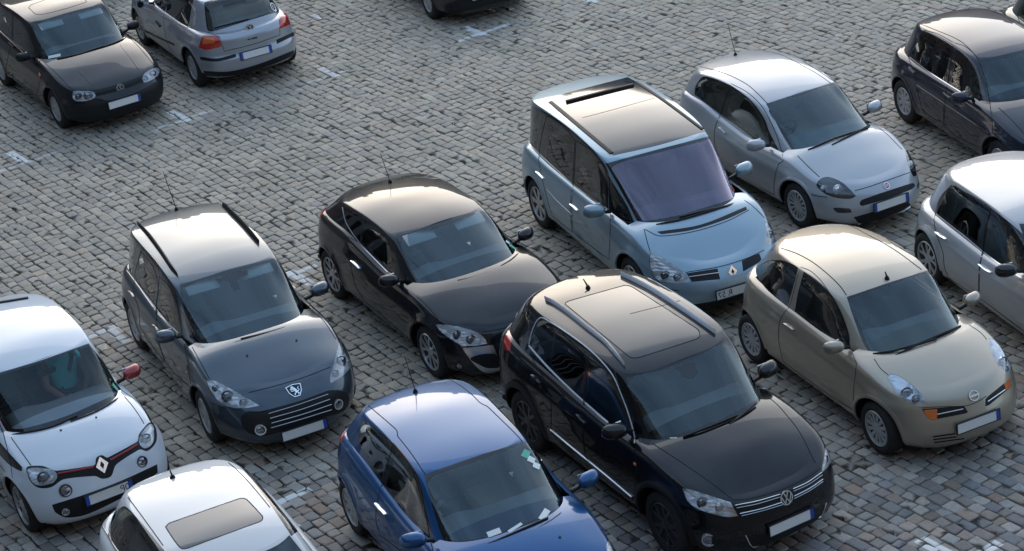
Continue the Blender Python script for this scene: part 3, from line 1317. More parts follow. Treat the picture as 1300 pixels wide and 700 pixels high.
def interior(s, xd=None, seat='seat', rows=2, wheel_side=-1, dash='cabin', mirror=True, visors=None, xs=None):
    """dashboard, seats, steering wheel seen through the glass"""
    P = s.P
    xc = P['uf'][0]
    wbt = P['uf'][2]
    zb = float(s.zh(xc - .3, 0)) - .05
    bm = bmesh.new()
    # dashboard: rounded loaf under the windscreen
    n = 14
    x1, x0 = xc - .16, xc - .80 if xd is None else xd
    rows_ = []
    for i in range(n + 1):
        u = -1 + 2 * i / n
        y = u * (wbt - .17)
        hood = .05 * math.exp(-((y - wheel_side * .36) / .17) ** 2)
        col = [(x1 - .16 * u * u, y, zb - .10), (x1 - .2 - .12 * u * u, y, zb - .03), ((x0 + x1) / 2, y, zb + hood * .7), (x0 + .10, y, zb - .01 + hood), (x0, y, zb - .07 + hood * .6), (x0 + .03, y, zb - .45)]
        rows_.append([bm.verts.new(c) for c in col])
    for a, b in zip(rows_, rows_[1:]):
        for k in range(5):
            bm.faces.new((a[k], a[k + 1], b[k + 1], b[k]))
    bm_obj('dashboard', bm, MT[dash], s.root)
    xs = (x0 - .72) if xs is None else xs
    zc = P.get('seatz', .30)

    def seat_mesh(wd):
        bm = bmesh.new()
        add_box(bm, (.02, 0, .22), (.52, wd, .20), bevel=.06)
        rot = Matrix.Rotation(R(-18), 3, 'Y')
        add_box(bm, (-.30, 0, .52), (.16, wd, .64), rot, bevel=.06)
        return bm
    for y in (.36, -.36):
        bm = seat_mesh(.48)
        o = bm_obj('seat', bm, MT[seat], s.root, True, 40)
        o.location = (xs, y, zc)
        bm = bmesh.new()
        add_box(bm, (-.44, 0, .92), (.11, .26, .17), Matrix.Rotation(R(-14), 3, 'Y'), bevel=.045, seg=3)
        add_tube(bm, [(-.39, .06, .78), (-.43, .06, .9)], .007, 6)
        add_tube(bm, [(-.39, -.06, .78), (-.43, -.06, .9)], .007, 6)
        o2 = bm_obj('headrest', bm, MT[seat], o, True, 40)
    if rows > 1:
        bm = seat_mesh(2 * wbt - .42)
        o = bm_obj('rear_seat', bm, MT[seat], s.root, True, 40)
        o.location = (max(xs - .85, P['uf'][1] + .95), 0, zc + .02)
        for y in (-.3, .3):
            bm = bmesh.new()
            add_box(bm, (-.40, y, .84), (.10, .24, .13), Matrix.Rotation(R(-14), 3, 'Y'), bevel=.04)
            bm_obj('headrest', bm, MT[seat], o, True, 40)
    # steering wheel
    bm = bmesh.new()
    add_tube(bm, [(.185 * math.cos(t), .185 * math.sin(t), 0) for t in np.linspace(0, 2 * math.pi, 33)], .016, 8)
    add_box(bm, (0, 0, -.02), (.15, .12, .05), bevel=.02)
    add_box(bm, (0, .09, -.01), (.04, .17, .02), bevel=.006)
    add_box(bm, (0, -.09, -.01), (.04, .17, .02), bevel=.006)
    add_box(bm, (-.09, 0, -.01), (.17, .04, .02), bevel=.006)
    o = bm_obj('steering_wheel', bm, MT['black'], s.root, True, 40)
    o.rotation_euler = (0, R(-62), 0)
    o.location = (x0 - .12, wheel_side * .36, zb + .0)
    if mirror:
        # rear-view mirror behind the top of the windscreen
        zt = float(s.zroof(P['ut'][0], 0))
        bm = bmesh.new()
        add_box(bm, (0, 0, 0), (.035, .23, .07), Matrix.Rotation(R(8), 3, 'Z'), bevel=.015)
        add_box(bm, (.03, 0, .06), (.03, .035, .10), bevel=.01)
        o = bm_obj('rear_view_mirror', bm, MT['black'], s.root)
        o.location = (P['ut'][0] + .01, 0, zt - .17)
    if visors:
        zt = float(s.zroof(P['ut'][0], 0))
        for y in (.33, -.33):
            bm = bmesh.new()
            add_box(bm, (0, 0, 0), (.17, .38, .018), Matrix.Rotation(R(visors), 3, 'Y'), bevel=.006)
            o = bm_obj('sun_visor', bm, MT['lining'], s.root)
            o.location = (P['ut'][0] + .05, y, zt - .085)
    bm = bmesh.new()
    a, b = P['uf'][1] + .2, x0
    add_box(bm, ((a + b) / 2, 0, .35), (b - a, 2 * P['W'] - .2, .04))
    bm_obj('cabin_floor', bm, MT['dark'], s.root, False)


def door_mirror(s, pos, mat, sc=1.0, stalk=True, sides=(1, -1), mats=None):
    x, y, z = pos
    for sg in sides:
        bm = bmesh.new()
        bmesh.ops.create_uvsphere(bm, u_segments=20, v_segments=12, radius=1)
        for v in bm.verts:
            p = v.co.copy()
            # loaf: blunt back, rounded nose, slightly wider outboard
            q = Vector((p.x, math.copysign(abs(p.y) ** .75, p.y), math.copysign(abs(p.z) ** .8, p.z)))
            q.x = q.x * .095 if q.x > 0 else q.x * .03
            v.co = Vector((q.x - .0, q.y * .115, q.z * (.072 + .008 * p.y))) * sc
            v.co.x -= .03 * p.y * sc
        o = bm_obj('wing_mirror', bm, (mats or {}).get(sg, mat), s.root)
        o.location = (x, sg * y, z)
        if sg < 0:
            o.scale = (1, -1, 1)
        bm = bmesh.new()
        add_box(bm, (-.024 * sc, 0, 0), (.012, .19 * sc, .115 * sc), bevel=.006)
        bm_obj('mirror_glass', bm, MT['chrome'], o)
        if stalk:
            bm = bmesh.new()
            add_box(bm, (.02, -.13 * sc, -.045 * sc), (.05, .13, .035), Matrix.Rotation(R(14), 3, 'X'), bevel=.012)
            bm_obj('mirror_stalk', bm, MT['black'], o)


def oriented(s, p, key='low', n=None):
    """frame (origin, right, up, normal) on the surface under pixel p; right is the viewer's right when facing it"""
    loc, nn_ = s.cast(p, key)
    if loc is None:
        return None
    n_ = np.array(n, float) if n is not None else nn_
    n_ = n_ / np.linalg.norm(n_)
    up = np.array([0, 0, 1.0]) - n_ * n_[2]
    up /= np.linalg.norm(up)
    rt = np.cross(up, n_)
    return loc, rt, up, n_


def flat_mesh(name, polys, fr, off, thick, mat, parent):
    """2-D polygons (metres; convex) in frame fr, raised as a thin plate"""
    o_, rt, up, n_ = fr
    verts, faces = [], []
    for poly in polys:
        k = len(verts)
        m = len(poly)
        for a, b in poly:
            verts.append(o_ + rt * a + up * b + n_ * (off + thick))
        for a, b in poly:
            verts.append(o_ + rt * a + up * b + n_ * off)
        ar = sum(poly[i][0] * poly[(i + 1) % m][1] - poly[(i + 1) % m][0] * poly[i][1] for i in range(m))
        top = [k + i for i in range(m)]
        faces.append(top if ar > 0 else top[::-1])
        for i in range(m):
            j = (i + 1) % m
            f = [k + i, k + m + i, k + m + j, k + j]
            faces.append(f if ar > 0 else f[::-1])
    return mesh_obj(name, verts, faces, mat, parent, False)


def stroke(pts, w, closed=False):
    """polyline -> list of quads of width w"""
    out = []
    P = [np.array(p, float) for p in pts]
    n = len(P)
    nor = []
    for i in range(n):
        a = P[(i - 1) % n] if closed or i else P[i]
        b = P[(i + 1) % n] if closed or i < n - 1 else P[i]
        d1 = P[i] - a
        d2 = b - P[i]
        d1 = d1 / np.hypot(*d1) if np.hypot(*d1) > 1e-9 else None
        d2 = d2 / np.hypot(*d2) if np.hypot(*d2) > 1e-9 else None
        if d1 is None:
            d1 = d2
        if d2 is None:
            d2 = d1
        n1, n2 = np.array([-d1[1], d1[0]]), np.array([-d2[1], d2[0]])
        m = n1 + n2
        m /= max(np.hypot(*m), 1e-9)
        nor.append(m / max(.5, m @ n1))
    for i in range(n if closed else n - 1):
        j = (i + 1) % n
        out.append([P[i] + nor[i] * w / 2, P[i] - nor[i] * w / 2, P[j] - nor[j] * w / 2, P[j] + nor[j] * w / 2])
    return [[tuple(q) for q in p] for p in out]


def circle(r, n=24, cx=0, cy=0):
    return [(cx + r * math.cos(2 * math.pi * i / n), cy + r * math.sin(2 * math.pi * i / n)) for i in range(n)]


def badge(s, p, kind, r, n=None, key='low', lift=0.0):
    fr = oriented(s, p, key, n)
    if fr is None:
        return
    ch, off = MT['chrome'], .006 + lift
    if kind == 'vw':
        o = flat_mesh('badge', [circle(r * 1.02)], fr, off - .008, .008, MT['ink'], s.root)
        pl = stroke(circle(r * .93), r * .14, True)
        pl += stroke([(-.36 * r, .82 * r), (0, .06 * r), (.36 * r, .82 * r)], r * .17)
        pl += stroke([(-.80 * r, .40 * r), (-.34 * r, -.74 * r), (0, .02 * r), (.34 * r, -.74 * r), (.80 * r, .40 * r)], r * .17)
        flat_mesh('emblem', pl, fr, off, .004, ch, o)
    elif kind == 'diamond':
        w, h = r * .78, r * 1.05
        o = flat_mesh('badge', [[(-w * .9, 0), (0, -h * .9), (w * .9, 0), (0, h * .9)]], fr, off - .004, .004, MT['ink'], s.root)
        pl = []
        outer = [(-w, 0), (0, -h), (w, 0), (0, h)]
        inner = [(-w * .34, 0), (0, -h * .50), (w * .34, 0), (0, h * .50)]
        for i in range(4):
            j = (i + 1) % 4
            pl.append([outer[i], outer[j], inner[j], inner[i]])
        flat_mesh('emblem', pl, fr, off, .008, ch, o)
    elif kind == 'ringbar':
        o = flat_mesh('badge', stroke([(r * math.cos(t), r * .9 * math.sin(t)) for t in np.linspace(R(14), R(166), 14)], r * .2)
                      + stroke([(r * math.cos(t), r * .9 * math.sin(t)) for t in np.linspace(R(194), R(346), 14)], r * .2), fr, off, .005, ch, s.root)
        flat_mesh('emblem', [[(-r * 1.1, -r * .17), (r * 1.1, -r * .17), (r * 1.1, r * .17), (-r * 1.1, r * .17)]], fr, off, .007, ch, o)
    elif kind == 'disc':
        o = flat_mesh('badge', stroke(circle(r * .92), r * .2, True), fr, off, .004, ch, s.root)
        flat_mesh('emblem', [circle(r * .85)], fr, off - .003, .005, MT['stickerred'], o)
        pl = []
        for k in range(4):
            x = (-.42 + .28 * k) * r
            pl += stroke([(x, -.3 * r), (x, .3 * r)], .1 * r)
        pl += [[(-.5 * r, .22 * r), (.5 * r, .22 * r), (.5 * r, .32 * r), (-.5 * r, .32 * r)]]
        flat_mesh('lettering', pl, fr, off + .003, .001, ch, o)
    elif kind == 'lion':
        sh = [(-.95 * r, .75 * r), (-.8 * r, -.1 * r), (-.35 * r, -.75 * r), (.35 * r, -.75 * r), (.8 * r, -.1 * r), (.95 * r, .75 * r), (0, .9 * r)]
        o = flat_mesh('badge', [sh], fr, off - .004, .004, MT['ink'], s.root)
        flat_mesh('badge_rim', stroke(sh, r * .10, True), fr, off, .004, ch, o)
        # a rearing beast: trunk, head with mane, forelegs, hind legs, raised tail
        pl = [[(-.22, .42), (.02, .50), (.20, .20), (.36, -.12), (.22, -.34), (.02, -.22), (-.10, .06)],
              [(-.40, .62), (-.22, .70), (-.06, .62), (-.06, .40), (-.24, .34), (-.42, .44)]]
        pl = [[(x * r, y * r) for x, y in q] for q in pl]
        for q, w in (([(-.10, .30), (-.38, .26), (-.56, .36)], .11), ([(-.04, .10), (-.32, .04), (-.50, .12)], .10), ([(.10, -.24), (-.12, -.34), (-.20, -.56)], .12),
                     ([(.28, -.24), (.38, -.42), (.24, -.58)], .12), ([(.32, -.16), (.54, .0), (.42, .28), (.60, .46)], .08)):
            pl += stroke([(x * r, y * r) for x, y in q], w * r)
        flat_mesh('emblem', pl, fr, off, .004, ch, o)


def text_polys(txt, h, mirror=True):
    cu = bpy.data.curves.new('t', 'FONT')
    cu.body = txt
    cu.size = h * 1.38
    ob = bpy.data.objects.new('t', cu)
    COL.objects.link(ob)
    dg = bpy.context.evaluated_depsgraph_get()
    me = ob.evaluated_get(dg).to_mesh()
    vs = [(v.co.x, v.co.y) for v in me.vertices]
    pl = [[vs[i] for i in p.vertices] for p in me.polygons]
    ob.evaluated_get(dg).to_mesh_clear()
    bpy.data.objects.remove(ob)
    bpy.data.curves.remove(cu)
    x0, x1 = min(v[0] for v in vs), max(v[0] for v in vs)
    pl = [[((x1 - x) if mirror else x - x0, y) for x, y in p] for p in pl]
    return pl, x1 - x0


def plate(s, p, n=(1, 0, .06), w=.52, h=.11, blue=1, texts=(), lift=.012, key='low'):
    fr = oriented(s, p, key, n)
    if fr is None:
        return
    k = [(-w / 2, -h / 2), (w / 2, -h / 2), (w / 2, h / 2), (-w / 2, h / 2)]
    o = flat_mesh('number_plate', [k], fr, lift - .02, .026, MT['plate'], s.root)
    for sg in ((1,) if blue == 1 else (-1,) if blue == -1 else (1, -1) if blue == 2 else ()):
        a, b = sorted((sg * w / 2, sg * (w / 2 - .042)))
        flat_mesh('blue_band', [[(a, -h / 2), (b, -h / 2), (b, h / 2), (a, h / 2)]], fr, lift + .006, .002, MT['plateblue'], o)
    flat_mesh('plate_frame', stroke([(-w / 2 - .004, -h / 2 - .004), (w / 2 + .004, -h / 2 - .004), (w / 2 + .004, h / 2 + .004), (-w / 2 - .004, h / 2 + .004)], .01, True), fr, lift - .01, .019, MT['ink'], o)
    for txt, x in texts:
        pl, tw = text_polys(txt, h * .68)
        flat_mesh('lettering', [[(a + x, b - h * .34) for a, b in q] for q in pl], fr, lift + .0065, .001, MT['ink'], o)
    return o


def antenna(s, p, L=.5, tilt=55, r=.004, stub=False, fwd=-1):
    loc, n_ = s.cast(p, 'up')
    if loc is None:
        return
    bm = bmesh.new()
    d = Vector((fwd * math.cos(R(tilt)), 0, math.sin(R(tilt))))
    b = Vector(loc)
    if stub:
        add_lathe(bm, [(.03, -.005), (.026, .01), (.012, .035)], 12, 'Z', b)
        add_tube(bm, [b + Vector((0, 0, .02)), b + Vector((0, 0, .02)) + d * L], .011, 8, .006)
    else:
        add_lathe(bm, [(.028, -.005), (.024, .012), (.010, .04)], 12, 'Z', b)
        add_tube(bm, [b + Vector((0, 0, .02)), b + Vector((0, 0, .02)) + d * L], r * 1.3, 6, r * .8)
    bm_obj('roof_antenna', bm, MT['black'], s.root, True, 40)


def lamp(s, rid, depth=.05, mat='reflector', bulbs=(), mirror=False):
    """fill the cut-out of a clear lens: a bright bowl behind it and round reflectors"""
    o = s.part.get(rid)
    if o is None:
        return
    me = o.data
    co = np.array([v.co[:] for v in me.vertices])
    nn_ = np.array([s.sample('all', *s.bvh['all'].find_nearest(Vector(c))[0:3:2]) for c in co])
    cnt = {}
    for p in me.polygons:
        for e in p.edge_keys:
            cnt[e] = cnt.get(e, 0) + 1
    edge = {v for e, k in cnt.items() if k == 1 for v in e}
    inn = co - nn_ * np.array([[.006 if i in edge else depth] for i in range(len(co))])
    verts = list(inn)
    faces = [tuple(p.vertices) for p in me.polygons]
    h = mesh_obj('lamp_housing', verts, faces, MT[mat], o)
    # rim between lens and housing
    for e, k in cnt.items():
        pass
    for b in bulbs:
        x, y, r = b[:3]
        m_ = MT[b[3]] if len(b) > 3 else MT['bulb']
        loc, n_ = s.cast((x, y))
        if loc is None:
            continue
        fw = np.array([.9, np.sign(loc[1]) * .25, .12])
        fw /= np.linalg.norm(fw)
        c = loc - n_ * (depth * .62)
        bm = bmesh.new()
        rot = Vector((1, 0, 0)).rotation_difference(Vector(fw)).to_matrix()
        add_lathe(bm, [(r * 1.12, -.012), (r * 1.16, .004), (r * 1.02, .008), (r * .9, -.002)], 22, 'X', c, rot)
        add_lathe(bm, [(r * .9, 0.0), (r * .8, r * .2), (r * .45, r * .40), (.001, r * .46)], 22, 'X', c, rot)
        q = bm_obj('reflector', bm, m_, o, True, 35)


def wiper(s, poly, key='up', off=.014, mirror=False):
    return s.ribbon('wiper', poly, .022, .016, off, MT['black'], key)


def decal(s, name, p, w, h, mat, key='up', off=.004, parent=None, rot=0):
    fr = oriented(s, p, key)
    if fr is None:
        return
    o_, rt, up, n_ = fr
    c, sn = math.cos(R(rot)), math.sin(R(rot))
    fr = (o_, rt * c + up * sn, up * c - rt * sn, n_)
    return flat_mesh(name, [[(-w / 2, -h / 2), (w / 2, -h / 2), (w / 2, h / 2), (-w / 2, h / 2)]], fr, off, .001, mat, parent or s.root)


def dress(s, D):
    """cut windows, doors, lamps and grilles out of the shell, then lay on the trim; D holds traced outlines"""
    T, pt = s.tr, s.P['paint']
    m_pt = D.get('trim_paint', pt)
    gl, sc = MT[D.get('glass', 'glass')], MT[D.get('screen', 'screen')]
    if 'rear_glass' not in D:
        s.rear_glass(gl)
    doors = [T(q) for q in D.get('door', [])]
    for d in doors:
        s.cut('door', d, pt, mirror=True)
    for q in D.get('frame', []):
        s.cut('window_frame', T(q), MT['frit'], 'all', True)
    for q in D.get('win', []):
        w = T(q)
        s.cut('window_seal', w, MT['frit'], 'all', True)
        s.cut('side_window', inset(w, D.get('seal', 1.2)), gl, 'all', True)
    for q in D.get('pane', []):
        q, g_ = (q, gl) if isinstance(q, str) else (q[0], MT[q[1]])
        s.cut('side_window', T(q), g_, 'all', True)
    if 'ws' in D:
        if D['ws'] == 'auto':
            w1 = s.ws_auto()
            s.cut('windscreen_frame', w1, MT['frit'], 'up')
            s.cut('windscreen', inset(w1, 2.2), sc, 'up')
        else:
            s.cut('windscreen_frame', T(D['ws']), MT['frit'], 'up')
            s.cut('windscreen', T(D['wg']), sc, 'up')
    if 'rear_glass' in D:
        w1 = T(D['rear_glass'])
        s.cut('window_seal', w1, MT['frit'], 'up')
        s.cut('rear_window', inset(w1, D.get('seal', 1.2)), gl, 'up')
    if DEBUG:
        for q in D.get('frame', []) + D.get('win', []):
            if q[0] == '@':
                continue
            r = [s.cast(k) for k in T(q)]
            print('DLO', s.root['label'][:26], 'high', round(float(np.mean([a is not None and n[2] > .6 for a, n in r])), 2), 'low', round(float(np.mean([a is not None and n[2] > .6 and a[2] < s.zh(a[0], a[1]) + .03 for a, n in r])), 2), 'maxnz', round(max(float(n[2]) for a, n in r if a is not None), 2))
        if 'fit' in s.P:
            tok = s.P['fit'][1].split()
            q = [s.cast(k, 'up') for k in T(s.P['fit'][1])]
            print('   ws on roof', round(float(np.mean([a is not None and n[2] > .93 for a, n in q])), 2))
    ids = {}
    for c in D.get('cut', []):
        nm, t, m_ = c[:3]
        o = c[3] if len(c) > 3 else {}
        ids.setdefault(nm, []).append(s.cut(nm, T(t), MT[m_] if isinstance(m_, str) else m_, o.get('key', 'all'), o.get('mirror', False)))
    lamps = []
    for L in D.get('lamp', []):
        nm = L.get('name', 'headlight')
        rid = s.cut(nm, T(L['t']), MT[L.get('lens', 'lens')], 'all', L.get('mirror', False))
        lamps.append((rid, L))
        if L.get('mirror'):
            lamps.append((rid + 1, dict(L, b=())))
    s.cut_arches()
    s.finish()
    for rid, L in lamps:
        tl = s.tiles.get(L['t'].split()[0], (0, 0, 1))
        lamp(s, rid, L.get('depth', .045), L.get('mat', 'reflector'), [(tl[0] + b[0] * tl[2], tl[1] + b[1] * tl[2], *b[2:]) for b in L.get('b', ())])
    arch_rings(s, D.get('arch_mat', pt), D.get('arch', .04))
    underbody(s)
    wheels(s, D['wheel'])
    interior(s, **D.get('cabin', {}))
    for d in doors:
        s.ribbon('door_gap', d, .009, .0015, .0008, MT['seam'], mirror=True, closed=True, flat=True)
    for g_ in D.get('gap', []):
        nm, t, mir = g_
        s.ribbon(nm, T(t, False), .009, .0015, .0008, MT['seam'], mirror=mir, flat=True)
    for r in D.get('rib', []):
        nm, t, w, h, off, m_ = r[:6]
        o = dict(r[6]) if len(r) > 6 else {}
        if 'on' in o:
            q = o.pop('on')
            o['parent'] = s.part.get(ids[q[0]][q[1]])
        s.ribbon(nm, T(t, o.get('closed', False)), w, h, off, MT[m_] if isinstance(m_, str) else m_, **o)
    if 'mirror' in D:
        mm = D['mirror']
        door_mirror(s, mm[:3], mm[3] if len(mm) > 3 else pt, mm[4] if len(mm) > 4 else 1.0, mats=mm[5] if len(mm) > 5 else None)
    for t, r in D.get('nozzle', []):
        p = T(t, False, False)[0]
        fr = oriented(s, p)
        if fr:
            flat_mesh('washer_nozzle', [circle(r, 10)], fr, -.002, .012, MT['black'], s.root)
    for b in D.get('fog', []):
        fog(s, T(b[0], False, False)[0], b[1], b[2] if len(b) > 2 else 'chrome')
    return ids


def fog(s, p, r, ring='chrome'):
    fr = oriented(s, p)
    if fr is None:
        return
    o_, rt, up, n_ = fr
    fw = n_ * .6 + np.array([1, 0, 0]) * .4
    fw /= np.linalg.norm(fw)
    rot = Vector((1, 0, 0)).rotation_difference(Vector(fw)).to_matrix()
    bm = bmesh.new()
    add_lathe(bm, [(r * .8, 0), (r * .84, .012), (r, .012), (r * 1.03, -.02)], 24, 'X', o_, rot)
    o = bm_obj('fog_lamp', bm, MT[ring], s.root, True, 35)
    bm = bmesh.new()
    add_lathe(bm, [(r * .82, .002), (r * .6, .010), (.001, .013)], 20, 'X', o_, rot)
    bm_obj('lamp_glass', bm, MT['bulb'], o, True, 40)


def tpx(s, t):
    return s.tr(t, False, False)[0]


def dup(root, name, label, loc, rz, swap=None, group='cars parked on the cobbled square'):
    """a copy of a car with copies of its parts and their pieces; swap repaints it"""
    done = {}

    def data(me):
        if not swap or not any(m in swap for m in me.materials):
            return me
        if me not in done:
            c = me.copy()
            for i, m in enumerate(c.materials):
                if m in swap:
                    c.materials[i] = swap[m]
            done[me] = c
        return done[me]
    r = root.copy()
    COL.objects.link(r)
    r.location = (loc[0], loc[1], 0)
    r.rotation_euler = (0, 0, R(rz))
    r['label'] = label
    for ch in list(root.children):
        c = ch.copy()
        c.data = data(ch.data)
        COL.objects.link(c)
        c.parent = r
        for g_ in ch.children:
            d = g_.copy()
            d.data = data(g_.data)
            COL.objects.link(d)
            d.parent = c
    return r


def skin_body(name, joints, edges, mat, parent, sub=2):
    """continuous skinned body: joints = {name: (x, y, z, radius)}"""
    ks = list(joints)
    me = bpy.data.meshes.new(name)
    me.from_pydata([joints[k][:3] for k in ks], [(ks.index(a), ks.index(b)) for a, b in edges], [])
    o = bpy.data.objects.new(name, me)
    COL.objects.link(o)
    md = o.modifiers.new('skin', 'SKIN')
    for i, k in enumerate(ks):
        r = joints[k][3]
        sv = me.skin_vertices[0].data[i]
        sv.radius = (r, r * (joints[k][4] if len(joints[k]) > 4 else 1))
        sv.use_root = i == 0
    sd = o.modifiers.new('sub', 'SUBSURF')
    sd.levels = sd.render_levels = sub
    dg = bpy.context.evaluated_depsgraph_get()
    m2 = bpy.data.meshes.new_from_object(o.evaluated_get(dg))
    bpy.data.objects.remove(o)
    m2.name = name
    m2.polygons.foreach_set('use_smooth', [True] * len(m2.polygons))
    return link(name, m2, mat, parent)


# ================================================================ the square: cobbles, joints, painted marks
CDIR = R(-57.5)
CU = np.array([math.cos(CDIR), math.sin(CDIR)])          # along a course
CV = np.array([-math.sin(CDIR), math.cos(CDIR)])         # across the courses


def cuv(px, py):
    p = at_ground(px, py)[:2]
    return float(p @ CU), float(p @ CV)


# painted bay marks: (pixel a, pixel b, width m, strength) strokes
MARKS = [((14, 192), (30, 207), .13, .95), ((-10, 216), (78, 196), .09, .42),
         ((219, 140), (236, 155), .13, .9), ((195, 163), (274, 140), .09, .5),
         ((410, 84), (424, 99), .13, .55), ((389, 105), (462, 83), .09, .4),
         ((592, 33), (611, 45), .13, .95), ((578, 52), (648, 31), .09, .72),
         ((738, -6), (752, 4), .13, .8), ((726, 13), (790, -6), .09, .1),
         ((398, 18), (408, 24), .10, .55), ((436, 2), (462, 12), .10, .35),
         ((370, 342), (392, 362), .13, .85), ((358, 350), (405, 338), .09, .7),
         ((106, 428), (152, 414), .12, .62), ((138, 414), (158, 436), .12, .6),
         ((340, 639), (398, 623), .11, .95), ((312, 612), (372, 672), .09, .9),
         ((1168, 683), (1202, 704), .15, .97), ((1240, 703), (1270, 689), .11, .95)]


def stone_material(name, joint=False):
    m, n, l, b = new_mat(name)
    geo = n.new('ShaderNodeNewGeometry')

    def math_(op, a, c=None, clamp=False):
        q = n.new('ShaderNodeMath')
        q.operation = op
        q.use_clamp = clamp
        for i, v in enumerate((a, c)):
            if v is None:
                continue
            if isinstance(v, (int, float)):
                q.inputs[i].default_value = v
            else:
                l.new(v, q.inputs[i])
        return q.outputs[0]

    def noise(scale, detail=4, rough=.55, w=0.0):
        q = n.new('ShaderNodeTexNoise')
        q.noise_dimensions = '4D'
        q.inputs['W'].default_value = w
        q.inputs['Scale'].default_value = scale
        q.inputs['Detail'].default_value = detail
        q.inputs['Roughness'].default_value = rough
        l.new(geo.outputs['Position'], q.inputs['Vector'])
        return q.outputs['Fac']

    def mapr(v, a, c, d, e):
        q = n.new('ShaderNodeMapRange')
        q.inputs['From Min'].default_value = a
        q.inputs['From Max'].default_value = c
        q.inputs['To Min'].default_value = d
        q.inputs['To Max'].default_value = e
        l.new(v, q.inputs['Value'])
        return q.outputs['Result']

    def mix(f, a, c, mode='MIX'):
        q = n.new('ShaderNodeMix')
        q.data_type = 'RGBA'
        q.blend_type = mode
        for k, v in (('Factor', f), ('A', a), ('B', c)):
            if isinstance(v, tuple):
                q.inputs[k].default_value = (*v, 1)
            elif isinstance(v, (int, float)):
                q.inputs[k].default_value = v
            else:
                l.new(v, q.inputs[k])
        return q.outputs['Result']
    sep = n.new('ShaderNodeSeparateXYZ')
    l.new(geo.outputs['Position'], sep.inputs[0])
    X, Y = sep.outputs[0], sep.outputs[1]
    U = math_('ADD', math_('MULTIPLY', X, float(CU[0])), math_('MULTIPLY', Y, float(CU[1])))
    V = math_('ADD', math_('MULTIPLY', X, float(CV[0])), math_('MULTIPLY', Y, float(CV[1])))
    if joint:
        moss = mapr(noise(1.1, 5, .6, 3.0), .42, .62, 0, 1)
        col = mix(mapr(noise(60, 3), .3, .7, 0, 1), (.026, .023, .020), (.066, .059, .050))
        # paler sand has been swept into the joints at the near right corner
        near = math_('MULTIPLY', mapr(X, .5, 3.2, 0, 1), mapr(Y, 20.6, 18.6, 0, 1))
        col = mix(near, col, mix(noise(50, 3), (.07, .06, .05), (.15, .13, .11)))
        col = mix(math_('MULTIPLY', moss, .55), col, (.030, .042, .014))
        b.inputs['Roughness'].default_value = .95
        b.inputs['Specular IOR Level'].default_value = .1
    else:
        at = n.new('ShaderNodeAttribute')
        at.attribute_name = 'stone_tint'
        grain = mapr(noise(75, 5, .7), .25, .75, .74, 1.24)
        blot = mapr(noise(16, 4, .6, 1.7), .3, .7, .86, 1.12)
        q = n.new('ShaderNodeCombineColor')
        g = math_('MULTIPLY', grain, blot)
        for k in range(3):
            l.new(g, q.inputs[k])
        col = mix(1.0, at.outputs['Color'], q.outputs[0], 'MULTIPLY')
        # dark oil and damp stains, moss film, dust
        oil = mapr(noise(.55, 5, .65, 9.0), .56, .72, 0, .42)
        col = mix(oil, col, (.055, .053, .05))
        moss = mapr(noise(.8, 6, .65, 3.0), .56, .74, 0, .38)
        col = mix(moss, col, (.085, .095, .05))
        chew = mapr(noise(9, 1, .5, 6.0), .74, .78, 0, .5)
        col = mix(chew, col, (.30, .29, .27))
        # road paint, worn down to the stone
        wear = noise(24, 6, .72, 5.0)
        wear2 = noise(5, 3, .6, 8.0)
        for a, c, wd, st in MARKS:
            ua, va = cuv(*a)
            ub, vb = cuv(*c)
            along_u = abs(ub - ua) > abs(vb - va)
            if along_u:
                cu_, hu, cv_, hv = (ua + ub) / 2, abs(ub - ua) / 2, (va + vb) / 2, wd / 2
            else:
                cu_, hu, cv_, hv = (ua + ub) / 2, wd / 2, (va + vb) / 2, abs(vb - va) / 2
            du = math_('SUBTRACT', math_('ABSOLUTE', math_('SUBTRACT', U, cu_)), hu)
            dv = math_('SUBTRACT', math_('ABSOLUTE', math_('SUBTRACT', V, cv_)), hv)
            inside = mapr(math_('MAXIMUM', du, dv), .006, -.006, 0, 1)
            th = .67 - .46 * st
            k = mapr(math_('ADD', math_('MULTIPLY', wear, .55), math_('MULTIPLY', wear2, .45)), th - .05, th + .09, 0, .35 + .6 * st)
            col = mix(math_('MULTIPLY', inside, k), col, (.68, .665, .64))
        b.inputs['Specular IOR Level'].default_value = .35
        l.new(mapr(noise(40, 3, .6, 2.0), .3, .7, .55, .85), b.inputs['Roughness'])
    l.new(col, b.inputs['Base Color'])
    bp = n.new('ShaderNodeBump')
    bp.inputs['Strength'].default_value = .4
    bp.inputs['Distance'].default_value = .006
    l.new(noise(110 if not joint else 160, 4, .65, 4.0), bp.inputs['Height'])
    l.new(bp.outputs['Normal'], b.inputs['Normal'])
    return m


def far_cobble_material():
    """beyond the built stones: the same courses, carried on by the material"""
    m, n, l, b = new_mat('far_cobbles')
    geo = n.new('ShaderNodeNewGeometry')
    mp = n.new('ShaderNodeMapping')
    mp.inputs['Rotation'].default_value = (0, 0, -CDIR)
    br = n.new('ShaderNodeTexBrick')
    br.inputs['Color1'].default_value = (.22, .20, .175, 1)
    br.inputs['Color2'].default_value = (.16, .15, .14, 1)
    br.inputs['Mortar'].default_value = (.035, .032, .028, 1)
    br.inputs['Scale'].default_value = 1
    br.inputs['Mortar Size'].default_value = .009
    br.inputs['Brick Width'].default_value = .168
    br.inputs['Row Height'].default_value = .140
    l.new(geo.outputs['Position'], mp.inputs['Vector'])
    l.new(mp.outputs['Vector'], br.inputs['Vector'])
    l.new(br.outputs['Color'], b.inputs['Base Color'])
    b.inputs['Roughness'].default_value = .8
    return m


